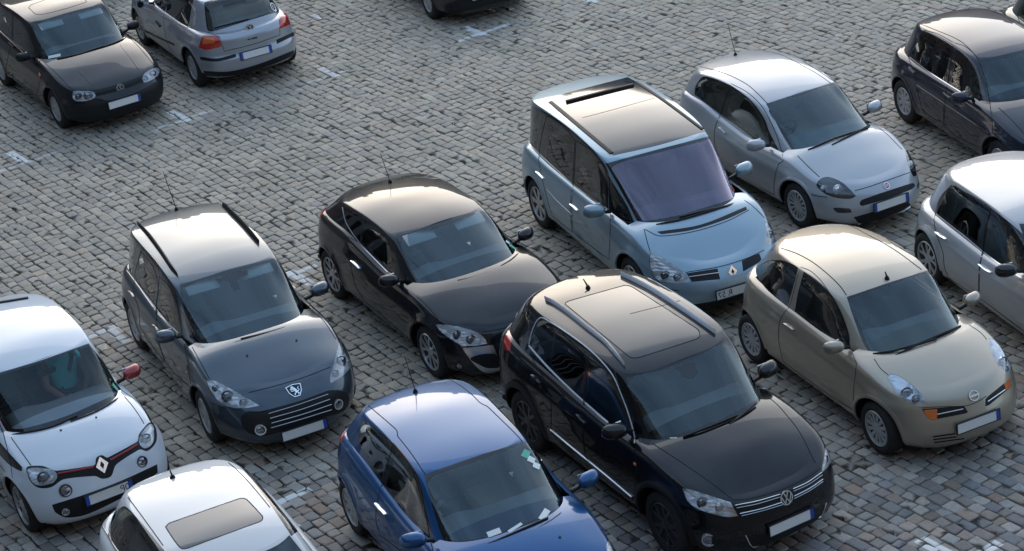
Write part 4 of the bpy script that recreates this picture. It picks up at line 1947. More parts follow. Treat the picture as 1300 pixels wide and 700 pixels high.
def build_ground():
    rs = np.random.RandomState(11)
    m_stone, m_joint = stone_material('cobble_stone'), stone_material('cobble_joint', True)
    # quad that the built stones cover (picture plus a margin), then a ring out to the horizon
    def grid(x0, x1, y0, y1, n):
        v = [(x0 + (x1 - x0) * i / n, y0 + (y1 - y0) * j / n, 0) for j in range(n + 1) for i in range(n + 1)]
        f = [(j * (n + 1) + i, j * (n + 1) + i + 1, (j + 1) * (n + 1) + i + 1, (j + 1) * (n + 1) + i) for j in range(n) for i in range(n)]
        return v, f
    v, f = grid(-900, 900, -900, 900, 8)
    base = mesh_obj('far_ground', [(a, b_, -.034) for a, b_, c in v], f, far_cobble_material(), None, False)
    base['kind'] = 'structure'
    # lay the courses
    corners = np.array([(-13.2, 44), (12.6, 37), (-7.6, 15.5), (6.6, 14.2)])
    c0 = np.array([at_ground(-190, -110)[:2], at_ground(1480, -60)[:2], at_ground(-190, 830)[:2], at_ground(1500, 860)[:2]])
    us, vs_ = c0 @ CU, c0 @ CV
    pitch = .140
    stones = []
    quad = np.array([c0[0], c0[1], c0[3], c0[2]])
    mid = quad.mean(0)
    qq = [mid + (p - mid) * (1 - .12 / np.hypot(*(p - mid))) for p in quad]
    n_ = 8
    v = []
    for j in range(n_ + 1):
        for i in range(n_ + 1):
            a, b_ = i / n_, j / n_
            p = (qq[0] * (1 - a) + qq[1] * a) * (1 - b_) + (qq[3] * (1 - a) + qq[2] * a) * b_
            v.append((p[0], p[1], -.0155))
    f = [(j * (n_ + 1) + i, (j + 1) * (n_ + 1) + i, (j + 1) * (n_ + 1) + i + 1, j * (n_ + 1) + i + 1) for j in range(n_) for i in range(n_)]
    g = mesh_obj('cobbled_ground', v, f, m_joint, None, False)
    g['kind'] = 'structure'
    vv = vs_.min()
    wave = lambda u, k: .022 * math.sin(u * .9 + k * .31) + .013 * math.sin(u * 2.3 + k * .9) + .008 * math.sin(u * 5.1 + k * 2.1)
    drift = 0
    k = 0
    wid = []
    while vv < vs_.max():
        w = pitch * rs.uniform(.92, 1.08)
        u = us.min() + rs.uniform(0, .1)
        tight = rs.uniform(.9, 1.1)
        while u < us.max():
            L = .168 * tight * np.clip(rs.normal(1, .16), .6, 1.4)
            if rs.rand() < .05:
                L *= 1.35
            stones.append((u, vv, L, w, k))
            u += L
        vv += w
        k += 1
    S = np.array(stones)
    ctr = (S[:, 0] + S[:, 2] / 2)[:, None] * CU + (S[:, 1] + S[:, 3] / 2)[:, None] * CV
    keep = in_poly(ctr, quad)
    S, ctr = S[keep], ctr[keep]
    # picture size decides which 300 are built one by one: the largest that fall in view and clear of the cars
    d = np.concatenate([ctr, np.zeros((len(ctr), 1))], 1) - CAMP
    zf = d @ _fw
    pxx, pyy = 650 + FPX * (d @ _rt) / zf, 350 - FPX * (d @ _up) / zf
    vis = (pxx > 4) & (pxx < 1296) & (pyy > 4) & (pyy < 696)
    for q in CAR_SHADE:
        vis &= ~in_poly(np.stack([pxx, pyy], 1), np.array(q, float))
    size = S[:, 2] * S[:, 3] / zf ** 2
    order = np.argsort(np.where(vis, -size, 1))
    chosen = set(order[:300].tolist())
    palette = np.array([(.25, .245, .235), (.285, .28, .27), (.22, .225, .23), (.20, .21, .225), (.31, .305, .29), (.27, .25, .225), (.255, .225, .205), (.17, .175, .185), (.235, .245, .235)])
    prob = np.array([.26, .2, .14, .09, .09, .09, .06, .04, .03])
    big_v, big_f, big_c = [], [], []
    ang8 = []
    for i in range(len(S)):
        u, v_, L, w, kk = S[i]
        j = rs.uniform(.003, .0065)
        hl, hw = max(L / 2 - j, .02), w / 2 - rs.uniform(.003, .0065)
        cz = float(np.clip(rs.normal(0, .003), -.004, .006))
        off = wave(u, 0) 
        cx_, cy_ = u + L / 2, v_ + w / 2 + off + rs.normal(0, .002)
        rot = rs.normal(0, .035) + .02 * math.sin(u * .9)
        cr_ = rs.uniform(.006, .020)
        tx, ty = rs.normal(0, .022), rs.normal(0, .022)
        # slightly irregular octagon
        base8 = [(-hl + cr_, -hw), (hl - cr_, -hw), (hl, -hw + cr_), (hl, hw - cr_), (hl - cr_, hw), (-hl + cr_, hw), (-hl, hw - cr_), (-hl, -hw + cr_)]
        sk = rs.normal(0, .0065, (8, 2))
        B8 = np.array(base8) + sk
        co, si = math.cos(rot), math.sin(rot)
        V = []
        for sc, z in ((1.0, -.035), (1.0, -.0055), (.94, -.0008), (.6, .0012)):
            q = B8 * sc if sc < 1 else B8
            for a, b_ in q:
                V.append((a, b_, z + a * tx * (z > -.03) + b_ * ty * (z > -.03) + cz * (z > -.03)))
        V.append((0, 0, .0018 + cz))
        V = np.array(V)
        a2, b2 = V[:, 0] * co - V[:, 1] * si + cx_, V[:, 0] * si + V[:, 1] * co + cy_
        W3 = np.stack([a2 * CU[0] + b2 * CV[0], a2 * CU[1] + b2 * CV[1], V[:, 2] - .006], 1)
        F = []
        for lv in range(3):
            for e in range(8):
                F.append((lv * 8 + e, lv * 8 + (e + 1) % 8, lv * 8 + 8 + (e + 1) % 8, lv * 8 + 8 + e))
        for e in range(8):
            F.append((24 + e, 24 + (e + 1) % 8, 32))
        c = palette[rs.choice(9, p=prob)] * rs.uniform(.82, 1.16) 
        # nearer stones: more mixed tints, plus near-side shade put into their colour
        cw = ctr[i]
        mixd = np.clip((21.5 - cw[1]) / 3.5, 0, 1)
        c = c + (np.array([.243, .240, .234]) - c) * .40 * (1 - mixd)
        if rs.rand() < .55 * mixd:
            c = c * np.array([[.88, .78, .73], [.80, .84, .88], [.70, .68, .69]][rs.randint(3)])
        c = c * (np.array([1.40, 1.22, 1.0]) * (1 - mixd) + np.array([1.20, 1.12, 1.04]) * mixd)
        c = np.array([*np.clip(c * (1 - .10 * mixd), .05, .5), 1])
        if i in chosen:
            me = bpy.data.meshes.new('cobble')
            me.from_pydata(W3.tolist(), [], F)
            ca = me.color_attributes.new('stone_tint', 'FLOAT_COLOR', 'POINT')
            ca.data.foreach_set('color', np.tile(c, len(W3)))
            me.polygons.foreach_set('use_smooth', [True] * len(F))
            link('cobble', me, m_stone, g)
        else:
            o = len(big_v) * 33
            big_v.append(W3)
            big_f.append(o)
            big_c.append(np.tile(c, (33, 1)))
    n = len(big_v)
    VV = np.concatenate(big_v)
    quads = np.array([x for x in F if len(x) == 4])
    tris = np.array([x for x in F if len(x) == 3])
    offs = np.array(big_f)
    q = (quads[None] + offs[:, None, None]).reshape(-1)
    t = (tris[None] + offs[:, None, None]).reshape(-1)
    nq, nt = n * len(quads), n * len(tris)
    me = bpy.data.meshes.new('cobbles')
    me.vertices.add(len(VV))
    me.vertices.foreach_set('co', VV.ravel())
    me.loops.add(len(q) + len(t))
    me.loops.foreach_set('vertex_index', np.concatenate([q, t]).astype(np.int32))
    me.polygons.add(nq + nt)
    me.polygons.foreach_set('loop_start', np.concatenate([np.arange(nq) * 4, nq * 4 + np.arange(nt) * 3]).astype(np.int32))
    me.update(calc_edges=True)
    me.polygons.foreach_set('use_smooth', [True] * (nq + nt))
    ca = me.color_attributes.new('stone_tint', 'FLOAT_COLOR', 'POINT')
    ca.data.foreach_set('color', np.concatenate(big_c).ravel())
    o = link('cobbles', me, m_stone, g)
    o['kind'] = 'stuff'
    print('stones', n + len(chosen))


CAR_SHADE = [
    [(0, 0), (0, 110), (70, 165), (210, 120), (260, 110), (375, 75), (360, 0)],
    [(655, 120), (700, 90), (790, 90), (900, 60), (1000, 60), (1170, 210), (1300, 260), (1300, 560), (1130, 585), (1060, 560), (1060, 650), (1000, 700), (840, 700), (640, 500), (545, 490), (400, 350), (400, 270), (510, 215), (700, 340), (760, 330), (660, 280)],
    [(1120, 130), (1125, 40), (1200, 5), (1300, 20), (1300, 200)],
    [(140, 330), (165, 280), (280, 245), (460, 520), (265, 560), (150, 400)],
    [(0, 380), (80, 390), (215, 600), (290, 585), (390, 700), (0, 700)],
    [(425, 600), (450, 520), (560, 475), (690, 560), (790, 700), (440, 700)]]


# ================================================================ the houses round the square (far row mirrored in roofs; left row added to darken the car sides)
def house(name, label, x0, x1, y, depth, h, face, wall, roofh=3.0, turn=None):
    """terraced house; face = -1 looks towards -Y, +1 towards +Y"""
    t = thing(name, label, 'building', ((x0 + x1) / 2, y, 0), 0)
    if turn:
        t.location, t.rotation_euler = (turn[0], turn[1], 0), (0, 0, R(turn[2]))
    w = x1 - x0
    bm = bmesh.new()
    add_box(bm, (0, -face * depth / 2, h / 2), (w - .02, depth, h))
    bm_obj('wall', bm, wall, t, False)
    bm = bmesh.new()
    a, b_ = -w / 2, w / 2
    y0, y1 = face * .35, -face * (depth + .3)
    vs = [bm.verts.new(c) for c in ((a, y0, h), (b_, y0, h), (b_, y1, h), (a, y1, h), (a, (y0 + y1) / 2, h + roofh), (b_, (y0 + y1) / 2, h + roofh))]
    for f in ((0, 1, 5, 4), (2, 3, 4, 5), (1, 2, 5), (3, 0, 4), (0, 3, 2, 1)):
        bm.faces.new([vs[i] for i in f])
    rf = bm_obj('roof', bm, M_ROOF, t, False)
    bm = bmesh.new()
    add_box(bm, (w * .3, (y0 + y1) / 2, h + roofh + .4), (1.2, .7, 1.8))
    bm_obj('chimney', bm, wall, rf, False)
    n = max(2, int(w / 2.4))
    fl = int((h - 1) / 3.3)
    me = None
    for k in range(fl):
        for i in range(n):
            if me is None:
                bm = bmesh.new()
                add_box(bm, (0, 0, 0), (1.1, .06, 1.8))
                me = bpy.data.meshes.new('window')
                bm.to_mesh(me)
                bm.free()
                me.materials.append(M_PANE)
            o = bpy.data.objects.new('window', me)
            COL.objects.link(o)
            o.parent = t
            o.location = (a + (i + .5) * w / n, face * .02, 2.0 + 3.3 * k)


def build_houses():
    global M_ROOF, M_PANE
    M_ROOF = simple('slate_roof', (.07, .07, .08), .7, noise=.3, nscale=3)
    M_PANE = simple('house_window', (.02, .022, .025), .1)
    walls = [simple('render_%s' % c, q, .9, noise=.12, nscale=2) for c, q in (('buff', (.30, .26, .20)), ('grey', (.26, .25, .24)), ('brick', (.22, .13, .10)), ('stone', (.13, .12, .11)))]
    xs = [-60, -47, -36, -22, -11, 3, 14, 27, 40, 56]
    hs = [11, 13, 11.5, 14, 12.2, 13.4, 11, 14.2, 12]
    names = ['buff rendered', 'grey rendered', 'red brick', 'pale stone']
    for i in range(9):
        house('terraced_house', '%s terraced house, %s from the left in the row across the square' % (names[i % 4], ['first', 'second', 'third', 'fourth', 'fifth', 'sixth', 'seventh', 'eighth', 'ninth'][i]), xs[i], xs[i + 1], 76, 10, hs[i], -1, walls[i % 4])
    for k, (yc, w_, h_) in enumerate(((8, 22, 19), (31, 23, 17.5), (54, 22, 18.5))):  # unseen left row, added to block sky and darken the car sides
        house('town_house', ['dark stone town house nearest the viewpoint on the left side', 'middle town house of the three on the left side', 'brick town house farthest back on the left side'][k] + ' of the square', -w_ / 2, w_ / 2, 0, 11, h_, -1, walls[(3, 1, 2)[k]], turn=(-23, yc, 90))
    house('town_house', 'long pale stone building under the viewpoint on the near side of the square', -40, 40, -1.2, 12, 21, 1, walls[3])  # behind the camera; height and dark wall set to shade the near ground


build_ground()
build_houses()


# ================================================================ beige small hatchback
def beige_car():
    P = dict(wb=2.432, FO=.69, RO=.60, W=.83, R=.29, Ra=.345, pf=(6, 2.4), pr=(6, 2.6), zbs=.20,
             ze=[(-1.82, .80), (-1.4, .93), (-.6, .945), (.3, .915), (.9, .90), (1.3, .80), (1.6, .69), (1.9, .58)],
             cr=[(-1.8, .05), (0, .06), (.9, .09), (1.2, .12), (1.6, .12), (1.9, .06)],
             zr=[(-1.6, 1.34), (-1.25, 1.45), (-.8, 1.515), (-.35, 1.535), (0, 1.51), (.4, 1.42), (.6, 1.34)],
             rc=.075, uf=(1.14, -1.76, .735, (3.0, 2.6), (3.5, 2.4)), ut=(.40, -1.28, .50, (3.5, 3), (3, 2.4)),
             paint=paint('beige_paint', (.37, .32, .248), .6, .40))
    tl = dict(a=(910, 270, .25707), b=(1060, 300, .228571), c=(1050, 400, .27144), m=(910, 180, .6))
    ws = 'b 65,338! 290,262 515,190! 600,265 690,355 745,425 772,475 755,515 690,560 560,620 420,662 330,678 250,680 205,660 165,610 130,530 95,430'
    P['fit'] = (tl, ws)
    P.update(tl=tl, dlo=['a 187,310 195,280 225,250 270,235 330,238 380,258 402,272! 385,340 350,465! 270,400 215,355', 'a 385,487! 400,400 430,290! 480,322 545,380 595,450 630,530 655,610 655,665! 570,632'])
    s = Car('parked_car', 'rounded beige three-door hatchback with oval upright headlights', (3.79, 20.58), R(-66.8), P)
    s.tiles = tl
    T = s.tr
    pt = P['paint']
    s.rear_glass(MT['glass'])
    door = T('m 176,265! 155,345 135,375 131,420 140,465! 215,520 288,568! 290,520 296,470! 283,438! 272,390 250,340 225,300 200,275')
    s.cut('door', door, pt, mirror=True)
    w1 = T('a 187,310 195,280 225,250 270,235 330,238 380,258 402,272! 385,340 350,465! 270,400 215,355')
    w2 = T('a 385,487! 400,400 430,290! 480,322 545,380 595,450 630,530 655,610 655,665! 570,632')
    for w in (w1, w2):
        s.cut('window_seal', w, MT['frit'], 'all', True)
        s.cut('side_window', inset(w, 1.3), MT['glass'], 'all', True)
    ws = T(ws)
    wg = T('b 85,350 290,280 505,208 590,290 660,370 720,440 728,472 690,503 560,562 420,612 290,645 220,648 180,600 120,450')
    s.cut('windscreen_frame', ws, MT['frit'], 'up')
    s.cut('windscreen', wg, MT['screen'], 'up')
    h1 = T('c 285,290 300,275 345,290 400,330 440,370 457,405 445,425 405,420 360,395 310,345 288,310')
    h2 = T('c 758,110 785,115 820,150 850,195 865,240 855,272 830,265 800,235 775,190 758,145')
    L1 = s.cut('headlight', h1, MT['lens'])
    L2 = s.cut('headlight', h2, MT['lens'])
    g1 = T('c 443,440! 490,437 640,425! 660,455! 640,463 490,492! 468,478')
    g2 = T('c 740,395! 760,375 855,298! 862,330! 850,345 760,420 740,428!')
    G1 = s.cut('grille', g1, MT['black'])
    G2 = s.cut('grille', g2, MT['black'])
    s.cut('indicator', T('c 452,446! 515,440! 515,487! 488,490! 466,474'), MT['amber'])
    s.cut('indicator', T('c 828,320! 853,301! 860,330 838,353!'), MT['amber'])
    s.cut_arches()
    s.finish()
    lamp(s, L1, bulbs=[(1050 + 372 * .27144, 400 + 358 * .27144, .058), (1050 + 418 * .27144, 400 + 392 * .27144, .045)])
    lamp(s, L2, bulbs=[(1050 + 832 * .27144, 400 + 215 * .27144, .058), (1050 + 848 * .27144, 400 + 252 * .27144, .04)])
    arch_rings(s, pt)
    underbody(s)
    wheels(s, dict(n=12, kind='cap', mat=MT['cap'], rim=.195, wi=.03, wo=.055))
    interior(s)
    sm_ = MT['seam']
    s.ribbon('door_gap', door, .007, .0015, .0008, sm_, mirror=True, closed=True, flat=True)
    s.ribbon('bonnet_gap', T('c 220,205 250,250 285,280', False), .007, .0015, .001, sm_, mirror=True, flat=True)
    s.ribbon('bonnet_gap', T('c 440,435 520,430 600,428 650,425 700,408 745,380', False), .007, .0015, .001, sm_, flat=True)
    s.ribbon('roof_gap', T('a 315,175 400,205 480,250 560,315 610,365 640,408', False), .009, .002, .001, sm_, mirror=True, flat=True)
    s.ribbon('grille_bar', T('c 515,465 635,440', False), .012, .008, .004, MT['chrome'], parent=s.part[G1])
    s.ribbon('grille_bar', T('c 750,405 830,350', False), .012, .008, .004, MT['chrome'], parent=s.part[G2])
    for q in ('c 495,570 600,555', 'c 497,583 605,570', 'c 500,597 640,578'):
        s.ribbon('lower_grille', T(q, False), .016, .002, .001, MT['black'], flat=True)
    s.ribbon('door_handle', T('a 338,547 360,562 384,580', False), .028, .03, .0, pt, mirror=True, taper=True)
    door_mirror(s, (.61, .88, 1.02), pt, .95)
    badge(s, (1050 + 685 * .27144, 400 + 378 * .27144), 'ringbar', .055)
    plate(s, (1241.3, 535))
    wiper(s, T('b 330,670 470,600 690,505', False))
    wiper(s, T('b 215,655 330,640 560,575', False))
    antenna(s, (910 + 360 * .6, 180 + 290 * .6), .06, 60, stub=True)


beige_car()


# ================================================================ black SUV with roof rails
def suv():
    P = dict(wb=2.604, FO=.87, RO=.95, W=.905, R=.345, Ra=.405, pf=(7, 2.7), pr=(8, 3.2), zbs=.25, zbf=.26, flare=.018,
             ze=[(-2.2, 1.02), (-1.7, 1.13), (-1.0, 1.12), (-.3, 1.07), (.35, 1.03), (1.0, 1.0), (1.4, .94), (1.7, .865), (2.0, .75), (2.17, .65)],
             cr=[(-2.2, .03), (0, .05), (1, .09), (1.5, .09), (1.85, .05), (2.17, .01)],
             zr=[(-2.05, 1.58), (-1.6, 1.648), (-1.2, 1.685), (-.6, 1.695), (0, 1.665), (.45, 1.585), (.7, 1.50)],
             rc=.05, uf=(1.19, -2.14, .80, (4.5, 2.4), (6, 3.2)), ut=(.50, -1.62, .625, (4.5, 3.2), (6, 4)),
             paint=paint('black_paint', (.005, .005, .006), .0, .35, .10, .85, .05),
             front=[(.07, 0), (.02, .1), (0, .3), (.01, .5), (.035, .7), (.06, .85), (.10, .94), (.2, 1)])
    tl = dict(a=(630, 330, .34268), b=(770, 410, .24287), c=(790, 500, .28571), t=(620, 330, .5287))
    ws = 'b 105,290! 300,235 480,165 630,95! 720,190 800,290 885,385! 860,420 760,490 640,545 480,595 350,625 240,632 200,600 150,450'
    dlo = ['a 122,312 135,260 162,216 195,228 250,262 320,312 380,365 430,425 460,490 490,570 512,650 512,680! 470,645 415,602 300,502 200,405 150,350']
    P['fit'] = (tl, ws)
    P.update(tl=tl, dlo=dlo)
    s = Car('parked_car', 'black four-wheel-drive estate with silver roof rails and dark glass roof panel', (1.35, 19.30), R(-62.4), P)
    s.tiles = tl
    D = dict(
        door=['t 240,235! 300,285 330,350 352,440! 356,520 346,590! 290,545 240,500! 228,420 232,330!',
              't 236,233! 190,190 130,140 100,190! 105,235 135,290 150,345 150,415! 195,462 236,497! 226,420 229,330!'],
        frame=['a 122,312 135,260 162,216 195,228 250,262 320,312 380,365 430,425 460,490 490,570 512,650 512,680! 470,645 415,602 300,502 200,405 150,350'],
        pane=[('a 131,310 145,262 168,226 213,248 197,383! 150,342', 'tint'), ('a 223,256! 270,287 330,333 318,493! 265,447 204,390!', 'tint'),
              'a 346,353! 385,385 426,434 450,490 472,552 486,610 478,638! 420,590 335,510!'],
        ws=ws,
        wg='b 120,302 300,246 480,177 620,110 700,203 760,290 795,395! 700,452 600,502 450,558 330,588 240,590 215,570 165,440',
        lamp=[dict(t='c 265,420! 300,425 400,455 480,480! 515,545! 470,550 400,535 340,515 290,480', b=[(352, 485, .052), (430, 505, .04, 'chrome')]),
              dict(t='c 905,215! 930,260 935,290 920,320 890,350! 888,330 900,270', b=[(912, 290, .045)])],
        cut=[('grille', 'c 488,487! 560,482 700,445 800,400 885,345! 890,390! 820,430 720,480 600,530 520,545!', 'black'),
             ('lower_grille', 'c 548,632! 640,625 860,545 905,485! 880,545 825,600 700,660 590,680!', 'black'),
             ('sunroof', 't 185,107 200,97 325,62 350,68 500,165 508,182 495,192 370,232 345,235 325,222', 'frit', dict(key='up')),
             ('tail_light', 'a 28,295 50,265 57,290 50,335 32,332', 'red'),
             ('sensor_shade', 'b 355,236! 455,203! 475,255 462,285 430,293 400,278', 'frit', dict(key='up'))],
        arch_mat=MT['black'], arch=.065,
        wheel=dict(n=5, kind='twin', mat=MT['darkalloy'], rim=.235, wi=.035, wo=.05, split=.3),
        gap=[('bonnet_gap', 'c 135,222 270,310 400,400 488,468', True), ('bonnet_gap', 'c 490,472 560,468 700,430 810,380 885,330', False)],
        rib=[('roof_rail', 'a 182,150 215,165 260,195 330,250 400,305 445,355 475,393', .028, .040, .014, 'railsilver', dict(key='up', taper=True)),
             ('roof_rail', 't 318,38 380,68 440,105 500,145 545,178', .028, .040, .014, 'railsilver', dict(key='up', taper=True)),
             ('window_trim', 'a 122,312 135,260 162,216 195,228 250,262 320,312 380,365 430,425 460,490 490,570 512,650 512,680', .014, .006, .001, 'railsilver', dict(mirror=True)),
             ('window_trim', 'a 122,318 150,352 200,407 300,504 415,604', .024, .008, .001, 'railsilver', dict(mirror=True)),
             ('sill_trim', 't 150,408 200,450 280,515 345,570', .02, .012, .002, 'chrome', dict(mirror=True)),
             ('sunroof_gap', 't 340,130 430,107 460,98 ', .006, .001, .001, 'seam', dict(key='up', flat=True)),
             ('sunroof_gap', 't 185,107 200,97 325,62 350,68 500,165 508,182 495,192 370,232 345,235 325,222', .008, .002, .001, 'seam', dict(key='up', flat=True, closed=True)),
             ('grille_bar', 'c 500,497 600,478 700,448', .010, .010, .003, 'chrome', dict(on=('grille', 0))),
             ('grille_bar', 'c 508,508 600,490 702,459', .008, .008, .003, 'satin', dict(on=('grille', 0))),
             ('grille_bar', 'c 522,532 620,510 705,483', .010, .010, .003, 'chrome', dict(on=('grille', 0))),
             ('grille_bar', 'c 530,542 620,520 710,493', .008, .008, .003, 'satin', dict(on=('grille', 0))),
             ('grille_bar', 'c 757,424 820,395 884,350', .010, .010, .003, 'chrome', dict(on=('grille', 0))),
             ('grille_bar', 'c 760,434 825,404 886,362', .008, .008, .003, 'satin', dict(on=('grille', 0))),
             ('grille_bar', 'c 762,455 830,420 888,380', .010, .010, .003, 'chrome', dict(on=('grille', 0))),
             ('grille_bar', 'c 762,466 830,431 889,390', .008, .008, .003, 'satin', dict(on=('grille', 0))),
             ('lower_trim', 'c 547,628 585,682 700,663 828,602 882,545 906,485', .010, .008, .002, 'chrome', dict(on=('lower_grille', 0))),
             ('door_handle', 'a 135,425 150,440 165,455', .028, .03, 0, P['paint'], dict(mirror=True, taper=True)),
             ('door_handle', 'a 302,572 318,590 333,605', .028, .03, 0, P['paint'], dict(mirror=True, taper=True)),
             ('side_indicator', 'c 50,310 62,318', .03, .004, .001, 'amber', dict(mirror=True)),
             ('wiper', 'b 400,600 540,545 680,487', .022, .018, .012, 'black', dict(key='up')),
             ('wiper', 'b 640,535 700,490 775,425', .022, .018, .012, 'black', dict(key='up'))],
        mirror=(.618, .93, 1.126, P['paint'], 1.1), fog=[('c 385,650', .07)],
        cabin=dict(xs=-.15))
    dress(s, D)
    badge(s, tpx(s, 'c 728,462'), 'vw', .072, (1, 0, .25))
    plate(s, tpx(s, 'c 747,567'), lift=.02)
    antenna(s, tpx(s, 'a 340,105'), .10, 35, stub=True)
    decal(s, 'sticker', tpx(s, 'b 808,340'), .07, .07, MT['stickergreen'])
    decal(s, 'sticker', tpx(s, 'b 350,602'), .07, .012, MT['sticker'])


suv()


# ================================================================ black coupe
def coupe():
    P = dict(wb=2.64, FO=.86, RO=.80, W=.902, R=.32, Ra=.365, pf=(6, 2.5), pr=(7, 2.8), zbs=.19, flare=.02,
             ze=[(-2.12, .80), (-1.7, .98), (-.9, 1.03), (-.36, .98), (.26, .915), (1.0, .895), (1.5, .80), (1.9, .69), (2.18, .55)],
             cr=[(-2.1, .04), (0, .05), (1, .09), (1.5, .11), (1.9, .09), (2.18, .05)],
             zr=[(-1.95, 1.13), (-1.6, 1.27), (-1.1, 1.38), (-.6, 1.42), (-.2, 1.41), (.22, 1.365), (.5, 1.29)],
             rc=.075, uf=(1.17, -2.07, .785, (4, 2.4), (7, 2.8)), ut=(.32, -1.58, .545, (4, 3), (4.5, 2.8)),
             paint=paint('black_metallic_paint', (.008, .008, .010), .2, .33, .08, .9, .05))
    tl = dict(a=(390, 205, .278592), b=(490, 240, .357143), t=(380, 200, .4141))
    ws = 'b 38,165! 180,125 345,70! 400,120 450,180 492,232 470,255 400,290 300,325 220,345 170,352 130,345 105,320 75,250'
    dlo = ['a 160,208! 200,222 260,250 330,300 380,350 410,410 430,480 442,540 420,560! 370,505 300,435 240,372 200,320 178,280']
    P['fit'] = (tl, ws)
    P.update(tl=tl, dlo=dlo)
    s = Car('parked_car', 'low black coupe with sloping tail and silver air intakes', (-.86, 23.51), R(-63.5), P)
    s.tiles = tl
    D = dict(
        door=['t 140,240! 150,285 160,340 172,395 200,440! 270,500 338,560! 345,520 335,450 318,385! 260,330 200,270'],
        frame=['a 160,208! 200,222 260,250 330,300 380,350 410,410 430,480 442,540 420,560! 370,505 300,435 240,372 200,320 178,280'],
        pane=[('a 172,222 215,235 250,256 240,360! 200,312', 'tint'), 'a 258,262! 330,308 375,355 402,415 420,480 425,525! 365,492 300,425 250,368!'],
        ws=ws,
        wg='b 58,178 190,137 340,84 390,130 438,185 465,225! 420,255 340,290 250,315 160,335 118,325 95,290',
        lamp=[dict(t='b 175,482! 200,482 260,490 320,508 350,530 360,550! 320,558 270,560! 230,535 195,508', b=[(250, 520, .045), (300, 535, .05)], mirror=True, depth=.035)],
        cut=[('air_intake', 'b 272,567! 380,555! 415,635! 380,655 345,650 310,620', 'satin', dict(mirror=True)),
             ('air_intake', 'b 302,600 385,587 408,628 370,638 340,630', 'black', dict(mirror=True)),
             ('grille', 'b 390,548! 470,530 500,560 480,610 430,640 420,625', 'black'),
             ('tail_light', 'a 42,235 75,200 88,205 75,235 55,262 45,258', 'red', dict(mirror=True))],
        wheel=dict(n=5, kind='twin', mat=MT['alloy'], rim=.225, wi=.03, wo=.045, split=.34),
        gap=[('bonnet_gap', 'b 112,385 130,400 160,432 195,478', True), ('bonnet_gap', 'b 340,510 400,500 455,487', False)],
        rib=[('window_trim', 'a 160,210 178,282 240,374 300,438 367,506', .010, .005, .001, 'satin', dict(mirror=True)),
             ('door_handle', 'a 205,452 222,468 243,488', .026, .03, 0, 'chrome', dict(mirror=True, taper=True)),
             ('wiper', 'b 255,330 310,318 385,293', .02, .018, .012, 'black', dict(key='up')),
             ('wiper', 'b 408,278 440,258 470,232', .02, .018, .012, 'black', dict(key='up'))],
        mirror=(.565, .92, .975, P['paint'], 1.0), fog=[('b 262,630', .05, 'black')],
        cabin=dict(visors=28))
    dress(s, D)
    badge(s, tpx(s, 'b 472,466'), 'diamond', .085, (1, 0, .35))
    antenna(s, tpx(s, 'a 378,97'), .36, 62)
    decal(s, 'sticker', tpx(s, 'b 432,190'), .05, .05, MT['sticker'])
    decal(s, 'sticker', tpx(s, 'b 448,206'), .07, .09, MT['stickergreen'])


coupe()


